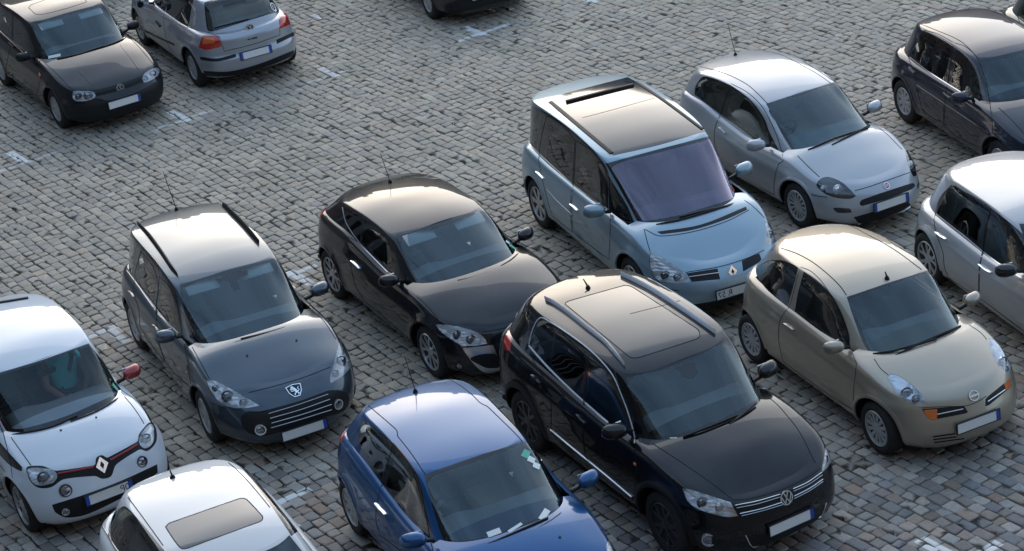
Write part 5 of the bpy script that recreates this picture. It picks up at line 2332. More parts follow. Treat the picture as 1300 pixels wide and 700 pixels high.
# ================================================================ dark grey estate
def estate():
    P = dict(wb=2.708, FO=.93, RO=.80, W=.88, R=.315, Ra=.36, pf=(6, 2.4), pr=(8, 3.2), zbs=.19, zbf=.17,
             ze=[(-2.12, .86), (-1.8, .965), (-1.2, .96), (0, .93), (.6, .93), (1.1, .915), (1.53, .80), (1.9, .69), (2.28, .50)],
             cr=[(-2.1, .03), (0, .05), (1.1, .10), (1.5, .12), (1.9, .10), (2.28, .05)],
             zr=[(-2.0, 1.42), (-1.7, 1.485), (-1.2, 1.525), (-.6, 1.535), (-.2, 1.515), (.25, 1.44), (.5, 1.36)],
             rc=.055, uf=(1.23, -2.13, .75, (4, 2.4), (6, 3.4)), ut=(.34, -1.84, .56, (4, 3), (9, 5)),
             paint=paint('slate_grey_paint', (.045, .065, .085), .6, .34, .2),
             front=[(.09, 0), (.02, .12), (0, .34), (.03, .55), (.09, .70), (.17, .84), (.26, .94), (.36, 1)])
    tl = dict(a=(130, 240, .29985), b=(200, 310, .371389), t=(120, 220, .5))
    ws = 'b 75,140! 240,90 400,48! 450,110 500,175 540,230 525,255 470,285 380,320 280,345 200,358 165,352 125,325 95,240'
    dlo = ['a 108,190! 150,225 140,262 128,372! 100,330 63,293! 80,240',
           'a 165,245! 200,270 240,320 225,420 216,497! 175,440 143,397! 150,310',
           'a 255,350! 290,395 315,450 325,520 330,610! 285,570 238,527! 245,420']
    P['fit'] = (tl, ws)
    P.update(tl=tl, dlo=dlo)
    s = Car('parked_car', 'dark grey estate car with a wide barred grille and black roof rails', (-3.32, 22.65), R(-67.0), P)
    s.tiles = tl
    D = dict(
        door=['t 165,262! 190,290 212,340 222,410! 235,470 245,545! 205,510 180,480! 162,420 158,340',
              't 118,198! 150,240 162,288 156,340 160,420 178,478! 140,430 115,390! 112,340 100,310 104,250'],
        win=['a 108,190! 150,225 140,262 128,372! 100,330 63,293! 80,240', 'a 165,245! 200,270 240,320 225,420 216,497! 175,440 143,397! 150,310',
             'a 255,350! 290,395 315,450 325,520 330,610! 285,570 238,527! 245,420'],
        ws=ws,
        wg='b 90,150 240,105 398,60 440,110 485,165 525,215 470,255 380,295 280,325 190,342 150,330 130,305 105,230',
        lamp=[dict(t='b 165,465! 200,468 260,500 320,535 350,553! 300,560 250,558 210,540 180,500', b=[(235, 520, .062), (292, 541, .045), (192, 490, .035)]),
              dict(t='b 625,320! 650,355 660,395 655,430 620,460 592,475! 590,455 605,400', b=[(633, 398, .062), (612, 440, .042)])],
        cut=[('grille', 'b 283,594! 300,575 360,570 480,538 585,500! 625,500 650,515 655,545 630,575 560,595 425,640 370,655 320,650 290,625', 'black'),
             ('sensor_shade', 'b 195,122! 305,85! 310,105! 270,118! 283,155! 262,162! 240,127! 205,130!', 'frit', dict(key='up')),
             ('tail_light', 'a 36,330 44,310 46,360 38,365', 'red', dict(mirror=True))],
        wheel=dict(n=7, kind='cap', mat=MT['cap'], rim=.205, wi=.07, wo=.12),
        gap=[('bonnet_gap', 'b 118,352 150,410 178,462', True), ('bonnet_gap', 'b 312,508 400,486 500,456 592,420', False)],
        rib=[('roof_rail', 'a 126,127 190,190 250,270 290,330 317,364', .042, .05, .004, 'black', dict(key='up', taper=True)),
             ('roof_rail', 'a 462,35 540,100 600,160 662,232', .042, .05, .004, 'black', dict(key='up', taper=True)),
             ('window_trim', 'a 62,292 130,382 216,502', .010, .005, .001, 'satin', dict(mirror=True)),
             ('window_trim', 'a 237,532 285,575 322,612', .010, .005, .001, 'satin', dict(mirror=True)),
             ('grille_bar', 'b 380,580 480,550 582,514', .009, .008, .004, 'satin', dict(on=('grille', 0))),
             ('grille_bar', 'b 385,596 490,566 588,531', .009, .008, .004, 'satin', dict(on=('grille', 0))),
             ('grille_bar', 'b 390,612 495,582 594,548', .009, .008, .004, 'satin', dict(on=('grille', 0))),
             ('grille_bar', 'b 388,628 495,597 594,566', .009, .008, .004, 'satin', dict(on=('grille', 0))),
             ('bumper_gap', 'b 185,545 260,565 350,575 375,570', .006, .001, .001, 'seam', dict(flat=True)),
             ('door_handle', 'a 112,430 124,442 137,457', .028, .03, 0, P['paint'], dict(mirror=True, taper=True)),
             ('door_handle', 'a 216,574 228,586 240,600', .028, .03, 0, P['paint'], dict(mirror=True, taper=True)),
             ('high_brake_light', 'a 236,76 275,66 316,54', .03, .02, .0, 'red', dict(key='up')),
             ('side_indicator', 'b 96,434 101,441', .035, .006, .001, 'lens', dict(mirror=True)),
             ('wiper', 'b 250,345 350,315 468,278', .022, .018, .012, 'black', dict(key='up')),
             ('wiper', 'b 285,328 380,305 455,284', .022, .018, .012, 'black', dict(key='up'))],
        mirror=(.592, .94, 1.03, P['paint'], 1.05), fog=[('b 352,635', .062), ('b 618,548', .058)],
        nozzle=[('b 306,382', .012), ('b 475,330', .012)],
        cabin=dict(visors=28))
    dress(s, D)
    badge(s, tpx(s, 'b 470,503'), 'lion', .088)
    plate(s, tpx(s, 'b 500,632'), lift=.03)
    antenna(s, tpx(s, 'a 314,90'), .5, 52)
    decal(s, 'sticker', tpx(s, 'b 503,197'), .05, .06, MT['sticker'])


estate()


# ================================================================ ice-blue people carrier
def people_carrier():
    P = dict(wb=2.803, FO=.96, RO=.90, W=.93, R=.335, Ra=.385, pf=(5.5, 2.4), pr=(9, 3.4), zbs=.21, zbf=.2,
             ze=[(-2.28, .95), (-1.7, 1.03), (-1, 1.0), (0, .985), (1, .985), (1.4, .955), (1.7, .83), (2.05, .66), (2.36, .49)],
             cr=[(-2.2, .02), (0, .04), (1.0, .06), (1.4, .09), (1.7, .10), (2.05, .05), (2.36, .02)],
             zr=[(-2.1, 1.61), (-1.7, 1.67), (-1.2, 1.71), (-.6, 1.72), (0, 1.685), (.5, 1.605), (.8, 1.51)],
             rc=.05, uf=(1.58, -2.24, .815, (4, 2.4), (6, 3.6)), ut=(.64, -2.00, .655, (4, 3), (9, 5)),
             paint=paint('ice_blue_paint', (.24, .33, .385), .5, .4, .2),
             front=[(.08, 0), (.015, .12), (0, .36), (.03, .58), (.08, .74), (.15, .87), (.22, .95), (.30, 1)])
    tl = dict(a=(645, 80, .328597), b=(760, 160, .342857), t=(640, 70, .4858))
    ws = 'b 25,140! 200,92 410,38! 470,110 520,190 550,265! 530,285 440,325 330,358 240,375 165,378! 150,365 110,290 60,200'
    dlo = ['a 70,300! 72,200 78,172 95,166 122,178 200,225 270,283 330,338 372,395 386,440 388,565! 300,507 200,422 130,358',
           'a 386,432! 420,488 462,555 490,622! 435,604 390,572!']
    P['fit'] = (tl, ws)
    P.update(tl=tl, dlo=dlo)
    s = Car('parked_car', 'tall ice-blue people carrier with violet windscreen and black glass roof', (1.77, 24.65), R(-69.8), P)
    s.tiles = tl
    D = dict(
        glass='tint', screen='screenviolet',
        door=['a 262,300! 330,345 385,420 395,560! 395,640 390,760! 310,700 252,655! 245,560 255,450',
              'a 258,298! 200,230 150,205! 130,280 118,370! 130,440 150,520 170,590! 200,615 248,652! 240,560 250,450'],
        frame=['a 70,300! 72,200 78,172 95,166 122,178 200,225 270,283 330,338 372,395 386,440 388,565! 300,507 200,422 130,358'],
        pane=['a 78,296 80,180 118,195 110,335!', 'a 158,230! 246,284 236,442! 148,362!', ('a 280,320! 340,365 374,420 378,545! 320,505 265,465!', 'glass')],
        win=['a 386,432! 420,488 462,555 490,622! 435,604 390,572!'],
        ws=ws,
        wg='b 52,150 200,105 375,60 415,52 450,100 495,170 537,240! 480,275 400,300 300,330 190,350 148,352! 125,300 85,220',
        lamp=[dict(t='b 190,465! 230,485 290,525 325,548! 335,580! 290,582 240,578 210,565 190,520', b=[(243, 553, .05), (290, 560, .045)]),
              dict(t='b 612,350! 640,370 660,395 650,425 620,450! 620,400', b=[(640, 400, .05)])],
        cut=[('roof_frame', 't 118,118! 160,100 322,58! 350,72 430,125 525,200! 400,237 285,263! 200,190', 'frit', dict(key='up')),
             ('roof_window', 't 148,111! 318,67! 332,77! 163,123!', 'frit', dict(key='up')),
             ('roof_window', 't 178,131! 338,83! 430,142 500,194! 400,223 292,248!', 'frit', dict(key='up')),
             ('grille', 'b 325,546! 440,528! 450,568! 345,578!', 'black'), ('grille', 'b 530,500! 595,472! 600,500 535,540!', 'black'),
             ('vent', 'b 215,392! 380,365 545,299! 550,311! 470,347 350,385 232,402!', 'black'),
             ('lower_grille', 'b 330,665 480,638 620,590 622,610 480,662 345,690', 'black'),
             ('tail_light', 'a 39,195 47,190 43,285 36,280', 'red', dict(mirror=True))],
        wheel=dict(n=7, kind='spoke', mat=MT['alloy'], rim=.23, wi=.05, wo=.085),
        gap=[('bonnet_gap', 'b 168,382 180,430 190,464', True), ('bonnet_gap', 'b 322,543 450,521 550,490 612,460', False), ('bonnet_gap', 'b 172,384 230,408 350,392 470,355 556,312', False),
             ('bumper_gap', 'b 210,566 250,600 300,612', True)],
        rib=[('roof_line', 't 121,123 200,189 281,257', .06, .012, .001, 'black', dict(key='up')),
             ('roof_line', 't 345,70 430,128 518,194', .05, .012, .001, 'black', dict(key='up')),
             ('roof_line', 't 205,164 270,147 392,113', .006, .001, .001, 'seam', dict(key='up', flat=True)),
             ('roof_bar', 't 162,124 240,104 336,80', .06, .03, .004, 'black', dict(key='up')),
             ('spoiler', 't 70,103 110,80 180,60 250,48 300,48', .20, .02, .004, P['paint'], dict(key='up')),
             ('window_trim', 'a 70,304 130,361 200,425 300,510 386,566', .012, .006, .001, 'satin', dict(mirror=True)),
             ('side_trim', 'a 150,490 190,535 250,590 ', .02, .008, .001, P['paint'], dict(mirror=True)),
             ('grille_bar', 'b 335,560 445,545', .012, .01, .003, 'satin', dict(on=('grille', 0))),
             ('door_handle', 'a 112,420 124,432 140,447', .026, .03, 0, 'chrome', dict(mirror=True, taper=True)),
             ('door_handle', 'a 244,545 258,558 272,570', .026, .03, 0, 'chrome', dict(mirror=True, taper=True)),
             ('wiper', 'b 215,368 320,345 500,290', .024, .018, .012, 'black', dict(key='up')),
             ('wiper', 'b 300,340 400,315 520,292', .024, .018, .012, 'black', dict(key='up'))],
        mirror=(.73, 1.02, 1.08, P['paint'], 1.15), cabin=dict(seat='seatlight'))
    dress(s, D)
    badge(s, tpx(s, 'b 495,540'), 'diamond', .075, (1, 0, .35))
    plate(s, tpx(s, 'b 507,606'), blue=0, texts=[('R 57', -.245)], lift=.02)
    for t, m_ in (('b 505,205', 'sticker'), ('b 520,243', 'stickergreen'), ('b 497,235', 'stickerred')):
        decal(s, 'sticker', tpx(s, t), .05, .05, MT[m_])


people_carrier()


# ================================================================ silver three-door hatchback, round red badge
def silver_small():
    P = dict(wb=2.51, FO=.89, RO=.665, W=.845, R=.30, Ra=.345, pf=(5.5, 2.4), pr=(7, 2.8), zbs=.19, zbf=.18,
             ze=[(-1.9, .86), (-1.45, 1.02), (-1.0, 1.03), (-.5, .945), (.23, .86), (1.0, .85), (1.54, .70), (1.9, .59), (2.14, .49)],
             cr=[(-1.9, .04), (0, .05), (1, .12), (1.5, .12), (1.9, .08), (2.14, .04)],
             zr=[(-1.65, 1.31), (-1.3, 1.40), (-.7, 1.475), (-.2, 1.45), (.28, 1.36), (.5, 1.28)],
             rc=.07, uf=(1.29, -1.86, .74, (4, 2.3), (6.5, 2.8)), ut=(.40, -1.54, .50, (3.5, 3), (6, 3.4)),
             paint=paint('pale_silver_paint', (.38, .39, .405), .45, .40, .15))
    tl = dict(a=(850, 50, .242792), b=(960, 90, .300136), t=(840, 0, .4287))
    ws = 'b 42,140! 180,95 330,48! 390,105 450,160 510,210 540,235! 520,262 460,295 360,330 260,355 175,355! 150,335 110,270 75,200'
    dlo = ['a 130,290! 135,250 155,215 180,195 230,205 305,234 330,246 370,275 420,315 460,360 500,425 520,480 560,560 602,638! 530,592 440,522 350,452 275,400 200,342']
    P['fit'] = (tl, ws)
    P.update(tl=tl, dlo=dlo)
    s = Car('parked_car', 'silver three-door hatchback with teardrop headlights and a thin roof aerial', (3.87, 26.21), R(-64.7), P)
    s.tiles = tl
    D = dict(
        door=['t 205,248! 178,330 158,380 158,430 185,500! 260,560 335,603! 333,540 345,490 362,475! 340,400 300,320 255,275'],
        frame=['a 130,290! 135,250 155,215 180,195 230,205 305,234 330,246 370,275 420,315 460,360 500,425 520,480 560,560 602,638! 530,592 440,522 350,452 275,400 200,342'],
        pane=['a 138,285 150,235 185,205 235,215 292,240 268,375! 200,332', 'a 330,262! 375,290 420,330 455,372 490,430 515,490 520,560! 440,507 360,442 300,397!', 'a 536,512! 590,622! 528,580!'],
        ws=ws,
        wg='b 55,150 180,108 325,60 380,110 440,165 497,207 480,240 400,275 300,310 200,338 162,332 120,260',
        lamp=[dict(t='b 255,480 275,455 310,450 360,470 400,505 422,530! 400,542 350,540 300,525 265,500', mat='lampdark', b=[(345, 500, .055, 'reflector'), (285, 498, .042, 'reflector')]),
              dict(t='b 632,345 645,332 665,355 678,400 678,440 665,448! 650,420 638,380', mat='lampdark', b=[(660, 395, .05, 'reflector')])],
        cut=[('grille', 'b 437,562 450,545 550,510 660,475 672,487 650,505 560,540 450,572', 'black'),
             ('lower_grille', 'b 412,620! 500,595 640,550! 652,570 600,600 500,640 440,647', 'black'),
             ('fog_recess', 'b 328,580 395,583 402,600 345,601', 'lampdark', dict(mirror=True)),
             ('tail_light', 'a 50,235 85,190 120,160 125,170 105,215 60,246', 'red', dict(mirror=True))],
        wheel=dict(n=14, kind='cap', mat=MT['cap'], rim=.205, wi=.02, wo=.045),
        gap=[('bonnet_gap', 'b 175,360 220,405 268,450', True), ('bonnet_gap', 'b 417,508 480,490 560,462 650,430', False),
             ('roof_gap', 'a 135,140 200,153 300,183 400,233 460,283 512,336', True), ('bumper_gap', 'b 195,515 260,530 300,535', True)],
        rib=[('door_handle', 'a 262,460 278,475 296,494', .028, .03, 0, P['paint'], dict(mirror=True, taper=True)),
             ('lower_trim', 'b 430,648 520,640 600,605 650,575', .02, .012, .002, 'satin'),
             ('wiper', 'b 220,338 330,290 470,245', .022, .018, .012, 'black', dict(key='up')),
             ('wiper', 'b 320,318 400,275 495,225', .022, .018, .012, 'black', dict(key='up'))],
        mirror=(.572, .93, .955, P['paint'], 1.05), cabin=dict(seat='seatlight'))
    dress(s, D)
    badge(s, tpx(s, 'b 551,487'), 'disc', .042)
    plate(s, tpx(s, 'b 565,555'), blue=2, lift=.03)
    antenna(s, tpx(s, 'a 345,84'), .42, 70)
    decal(s, 'sticker', tpx(s, 'b 483,205'), .07, .07, MT['stickergreen'])


silver_small()


# ================================================================ older square-lamped hatchbacks: black, silver (from behind), navy and two more
def hatch_P(pt):
    return dict(wb=2.511, FO=.85, RO=.80, W=.8675, R=.31, Ra=.355, pf=(7, 2.8), pr=(7, 3), zbs=.20, zbr=.26, flare=.014, paint=pt,
                ze=[(-2.05, .84), (-1.75, .925), (-1.0, .935), (0, .925), (.85, .90), (1.2, .845), (1.6, .75), (1.9, .675), (2.10, .60)],
                cr=[(-2, .02), (0, .04), (.85, .08), (1.3, .09), (1.7, .07), (2.05, .03)],
                zr=[(-1.65, 1.34), (-1.3, 1.405), (-.6, 1.442), (-.1, 1.43), (.25, 1.375), (.5, 1.30)],
                rc=.045, uf=(1.04, -1.86, .768, (4.5, 2.6), (5, 3)), ut=(.30, -1.50, .56, (4.5, 3.2), (8, 4.5)),
                front=[(.07, 0), (.02, .1), (0, .3), (.0, .5), (.03, .66), (.07, .82), (.10, .93), (.17, 1)],
                rear=[(.09, 0), (.02, .10), (0, .25), (.0, .45), (.045, .53), (.06, .7), (.08, .92), (.14, 1)])


def hatch_black():
    pt = paint('old_black_paint', (.008, .008, .010), .05, .36, .08, .85, .05)
    tl = dict(x=(0, 0, .24294), b=(0, 0, .3142))
    ws = 'x 172,132! 300,85 420,50 530,32! 590,90 640,140 690,190! 640,215 560,245 460,280 360,310 240,328! 215,300 200,240'
    dlo = ['x 70,78! 110,112 150,182 182,275! 122,258 70,217!',
           'x -70,-20! 0,18 62,72 60,205! 0,150 -80,85!']
    s = Car('parked_car', 'black older hatchback with sunroof facing the camera at the top left corner', (-6.54, 32.86), R(-61.1), dict(hatch_P(pt), fit=(tl, ws), tl=tl, dlo=dlo))
    s.tiles = tl
    D = dict(
        door=['x 68,70! 115,108 158,180 190,280! 215,350 205,450 190,500! 100,430 30,370! 45,280 62,215'],
        win=['x 70,78! 110,112 150,182 182,275! 122,258 70,217!', 'x -70,-20! 0,18 62,72 60,205! 0,150 -80,85!'],
        ws=ws,
        wg='x 186,138 300,97 420,62 525,44 580,95 630,145 674,186 560,234 450,268 350,298 240,315 222,290 205,230',
        lamp=[dict(t='x 378,495 385,478 430,472 480,478 498,498 490,515 450,528 400,530 380,515', b=[(408, 505, .05), (458, 500, .062)]),
              dict(t='x 745,405 760,380 800,358 828,355 835,375 820,400 780,425 752,430', b=[(765, 410, .045), (806, 385, .058)])],
        cut=[('grille', 'x 500,482! 620,450 740,405! 750,430! 620,478 500,506!', 'black'),
             ('bumper', 'x 330,545! 450,545 600,520 740,470 860,400! 860,440 855,520 800,570 600,630 420,655 340,660!', 'black')],
        wheel=dict(n=9, kind='cap', mat=MT['cap'], rim=.195, wi=.05, wo=.08),
        gap=[('bonnet_gap', 'x 232,328 300,390 372,468', True), ('bonnet_gap', 'x 380,472 500,475 620,444 745,400', False),
             ('sunroof_gap', 'x 150,42 200,78 330,50 450,12 440,-8', False), ('sunroof_gap', 'x 150,42 165,25 300,-22 370,-45', False)],
        rib=[('bonnet_crease', 'x 410,370 445,405 478,445', .02, .005, .0, pt), ('bonnet_crease', 'x 628,235 680,300 722,360', .02, .005, .0, pt),
             ('window_trim', 'x -60,110 0,165 120,275', .014, .006, .002, 'satin', dict(mirror=True)),
             ('grille_bar', 'x 502,493 620,464 742,417', .01, .01, .003, 'black', dict(on=('grille', 0))),
             ('door_handle', 'b 40,175 58,192', .028, .03, 0, 'black', dict(mirror=True)),
             ('side_indicator', 'x 204,385 212,400', .04, .01, .001, 'amber', dict(mirror=True)),
             ('wiper', 'x 300,312 420,285 540,245', .022, .018, .012, 'black', dict(key='up')),
             ('wiper', 'x 470,268 580,235 672,195', .022, .018, .012, 'black', dict(key='up'))],
        mirror=(.451, .93, .985, MT['black'], .95), cabin=dict(visors=28))
    dress(s, D)
    badge(s, tpx(s, 'x 628,460'), 'vw', .062, (1, 0, .15))
    plate(s, tpx(s, 'x 650,530'))
    decal(s, 'sticker', tpx(s, 'x 285,295'), .20, .05, MT['sticker'], rot=10)
    decal(s, 'sticker', tpx(s, 'x 655,180'), .06, .04, MT['stickergreen'])


def hatch_silver():
    pt = paint('older_silver_paint', (.34, .355, .38), .5, .40, .2)
    tl = dict(y=(140, 0, .18846))
    dlo = ['y 395,-40! 545,-60 540,100 526,185! 372,110!',
           'y 180,-60! 380,-45 355,104! 190,28!']
    s = Car('parked_car', 'silver older hatchback parked tail towards the camera beside the black one', (-4.42, 33.98), R(115.3), dict(hatch_P(pt), tl=tl), near=1)
    s.tiles = tl
    D = dict(
        door=['y 190,-30! 375,-30 360,110 370,230 400,330 440,398! 250,290 175,215! 150,100'],
        win=['y 395,-40! 545,-60 540,100 526,185! 372,110!', 'y 180,-60! 380,-45 355,104! 190,28!'],
        rear_glass='y 632,30 645,12 740,-22 900,-70 1085,-120 1130,-20 1155,62 1060,100 900,150 740,200 668,212 648,180',
        ws='auto', seal=2.0,
        cut=[('tail_light', 'y 620,240! 715,240 732,250 750,315! 650,338 594,321!', 'red'),
             ('indicator', 'y 628,258! 692,256 702,290 618,298!', 'amber'),
             ('tail_light', 'y 1140,110! 1185,85 1196,90 1212,165! 1143,196!', 'red'),
             ('bumper_strip', 'y 603,383! 720,394 845,363! 846,386 720,416 612,406', 'black'),
             ('bumper_strip', 'y 1118,270! 1236,216! 1240,240 1122,298!', 'black'),
             ('lower_bumper', 'y 615,478! 800,482 1000,432 1238,338! 1240,375 1000,470 800,515 625,512!', 'black')],
        wheel=dict(n=9, kind='cap', mat=MT['cap'], rim=.195, wi=.05, wo=.08),
        gap=[('tailgate_gap', 'y 655,216! 735,250! 768,347! 960,300 1143,236! 1138,112!', False)],
        rib=[('window_trim', 'y 185,36 360,112 522,188', .014, .006, .002, 'satin', dict(mirror=True)),
             ('side_moulding', 'y 160,172 300,240 430,300', .04, .012, .001, 'black', dict(mirror=True)),
             ('door_handle', 'y 312,145 325,160 338,178', .032, .03, 0, 'black', dict(mirror=True)),
             ('wiper', 'y 700,192 820,160 930,132', .02, .018, .012, 'black', dict(key='up')),
             ('lettering', 'y 925,268 945,264', .02, .004, .002, 'lampdark'), ('lettering', 'y 952,262 990,253', .026, .004, .002, 'lampdark')],
        mirror=(.451, .93, .985, MT['black'], .95), cabin=dict(seat='seatlight'))
    dress(s, D)
    badge(s, tpx(s, 'y 943,193'), 'vw', .072, (-1, 0, .25))
    plate(s, tpx(s, 'y 980,355'), n=(-1, 0, .1), blue=2)
    fr = oriented(s, tpx(s, 'y 1096,48'), 'up')
    if fr:
        flat_mesh('sticker', stroke(circle(.065, 20), .018, True) + stroke([(-.03, -.035), (0, .04), (.03, -.035)], .012), fr, .004, .001, MT['sticker'], s.root)
    decal(s, 'sticker', tpx(s, 'y 1112,72'), .08, .04, MT['sticker'])


def hatch_navy():
    pt = paint('navy_paint', (.010, .014, .026), .2, .36, .15, .9, .1)
    tl = dict(n=(1115, 0, .27861))
    dlo = ['n 148,240! 208,148 270,165 338,205! 325,290 298,370! 220,322',
           'n 358,222! 400,245 440,290 470,360 497,455! 480,478 420,442 328,387!']
    s = Car('parked_car', 'navy five-door hatchback with steel-grey wheel trims at the top right', (6.826, 26.704), R(-73.5), dict(hatch_P(pt), tl=tl, dlo=dlo))
    s.tiles = tl
    D = dict(
        door=['n 345,195! 400,215 450,265 490,370 510,480! 520,560 515,640 480,680! 350,620 300,560! 305,470 318,385 330,290',
              'n 340,193! 270,155 210,138! 150,220 138,260 155,310 175,400 200,500! 250,540 297,560! 300,470 315,383 328,290'],
        win=['n 148,240! 208,148 270,165 338,205! 325,290 298,370! 220,322', 'n 358,222! 400,245 440,290 470,360 497,455! 480,478 420,442 328,387!'],
        ws='auto',
        lamp=[dict(t='# -.40,.60 -.42,.68 -.60,.69 -.74,.67 -.76,.60 -.66,.56 -.50,.55', mirror=True)],
        cut=[('tail_light', 'n 42,215 56,195 63,230 56,285 40,292', 'red', dict(mirror=True)), ('grille', '# -.40,.58! .40,.58! .40,.68! -.40,.68!', 'black'),
             ('bumper', '# -.84,.22! .84,.22! .84,.45! -.84,.45!', 'black')],
        wheel=dict(n=9, kind='cap', mat=MT['cap'], rim=.195, wi=.05, wo=.08),
        gap=[('roof_gap', 'n 145,92 260,137 380,192 470,282', True), ('bonnet_gap', 'n 548,492 600,540 664,610 720,690', True)],
        rib=[('window_trim', 'n 143,262 220,322 300,374 412,443', .014, .006, .002, 'satin', dict(mirror=True)),
             ('side_moulding', 'n 175,392 310,482 500,612', .035, .012, .001, pt, dict(mirror=True)),
             ('door_handle', 'n 143,308 156,322 168,334', .032, .03, 0, pt, dict(mirror=True)),
             ('door_handle', 'n 302,424 318,438 332,448', .032, .03, 0, pt, dict(mirror=True)),
             ('side_indicator', 'n 520,560 532,570', .04, .01, .001, 'lens', dict(mirror=True)),
             ('wiper', '# -.40,1.0 .0,1.03 .30,1.05', .022, .018, .012, 'black', dict(key='up'))],
        mirror=(.47, .94, .985, pt, 1.0))
    dress(s, D)
    badge(s, tpx(s, '# 0,.63'), 'vw', .062, (1, 0, .15))
    plate(s, tpx(s, '# 0,.42'))
    antenna(s, tpx(s, 'n 328,48'), .42, 62)
    fr = oriented(s, tpx(s, 'n 111,328'), 'low')
    if fr:
        flat_mesh('fuel_cap_mark', [circle(.028, 14)], fr, .002, .002, MT['satin'], s.root)
    green = paint('bottle_green_paint', (.008, .03, .022), .15, .36, .2)
    dup(s.root, 'parked_car', 'dark green car at the very corner of the photo, mostly out of frame', (8.62, 27.75), -73, {pt: green})
    blk = paint('plain_black_paint', (.008, .008, .009), .1, .36, .3)
    dup(s.root, 'parked_car', 'black car guessed from a dark patch at the top edge between the black and silver hatchbacks', (-7.95, 39.25), -62, {pt: blk})  # guessed car, placed to cover the dark patch there
    top = dup(s.root, 'parked_car', 'black car cut by the top edge, only its front wheel and bumper showing', (-.504, 35.853), -70, {pt: blk, MT['cap']: MT['alloy']})


hatch_black()
hatch_silver()
hatch_navy()


# ================================================================ newer rounded hatchbacks: silver five-door at the right edge, white with sunroof at the bottom
def newer_P(pt):
    return dict(wb=2.578, FO=.87, RO=.75, W=.893, R=.316, Ra=.36, pf=(6, 2.6), pr=(6, 2.8), zbs=.20, flare=.018, paint=pt,
                ze=[(-2.0, .90), (-1.7, 1.0), (-1.0, 1.0), (0, .955), (.9, .925), (1.3, .86), (1.7, .76), (2.0, .66), (2.15, .58)],
                cr=[(-2, .02), (0, .04), (.9, .08), (1.3, .10), (1.7, .09), (2.1, .05)],
                zr=[(-1.7, 1.33), (-1.35, 1.42), (-.7, 1.475), (-.1, 1.465), (.25, 1.40), (.5, 1.32)],
                rc=.05, uf=(1.12, -1.88, .785, (4, 2.5), (5, 2.8)), ut=(.34, -1.52, .575, (4, 3), (4, 2.8)))


FRONT_KIT = dict(lamp=[dict(t='# -.42,.60 -.44,.68 -.62,.71 -.80,.72 -.82,.66 -.70,.58 -.52,.56', mirror=True)],
                 cut=[('grille', '# -.42,.58! .42,.58! .42,.66! -.42,.66!', 'black'), ('lower_grille', '# -.5,.24! .5,.24! .45,.34! -.45,.34!', 'black')])


def hatch_silver_new():
    pt = paint('bright_silver_paint', (.38, .385, .39), .45, .40, .15)
    tl = dict(w=(1140, 185, .35714))
    dlo = ['w 136,237! 150,190 190,143 230,160 320,218 400,278 470,350 530,440 560,533! 480,494 410,451 320,389 230,314 150,259']
    s = Car('parked_car', 'silver five-door hatchback with black wing mirrors cut by the right edge', (6.098, 21.83), R(-72.6), dict(newer_P(pt), tl=tl, dlo=dlo))
    s.tiles = tl
    D = dict(
        door=['w 328,222! 400,278 470,345 535,440 575,540! 600,640 600,740! 450,700 289,568! 291,440 303,375 315,290',
              'w 190,141! 325,219 312,290 300,375 288,440 286,565! 230,530 190,497! 165,430 160,380 135,310 128,262! 148,190'],
        frame=['w 136,237! 150,190 190,143 230,160 320,218 400,278 470,350 530,440 560,533! 480,494 410,451 320,389 230,314 150,259'],
        pane=[('w 143,235 158,190 190,150 213,160 190,264! 152,247', 'tint'), ('w 217,163! 270,191 326,230 308,357! 240,312 193,269!', 'tint'), 'w 345,242! 400,291 465,360 520,440 545,517! 480,482 415,442 325,380!'],
        ws='auto', **FRONT_KIT,
        wheel=dict(n=5, kind='twin', mat=MT['alloy'], rim=.215, wi=.03, wo=.045, split=.3),
        gap=[('bonnet_gap', '@ .95,1.02 1.3,.96 1.75,.83', True)],
        rib=[('window_trim', 'w 134,243 230,318 320,392 410,455 562,538', .014, .006, .002, 'satin', dict(mirror=True)),
             ('door_handle', 'w 138,308 155,322 175,333', .032, .034, 0, 'chrome', dict(mirror=True, taper=True)),
             ('door_handle', 'w 292,422 312,440 335,452', .032, .034, 0, 'chrome', dict(mirror=True, taper=True)),
             ('sill_trim', 'w 180,498 300,583 450,700', .02, .008, .001, pt, dict(mirror=True)),
             ('spoiler', 'w 135,92 200,58 280,30 370,16', .13, .018, .002, pt, dict(key='up'))],
        mirror=(.60, .96, 1.0, MT['frit'], 1.05))
    s.cuts_extra = None
    D['cut'] = D['cut'] + [('tail_light', 'w 36,250 40,215 55,190 63,200 56,250 45,263', 'red', dict(mirror=True))]
    dress(s, D)
    badge(s, tpx(s, '# 0,.62'), 'vw', .065, (1, 0, .2))
    plate(s, tpx(s, '# 0,.42'))


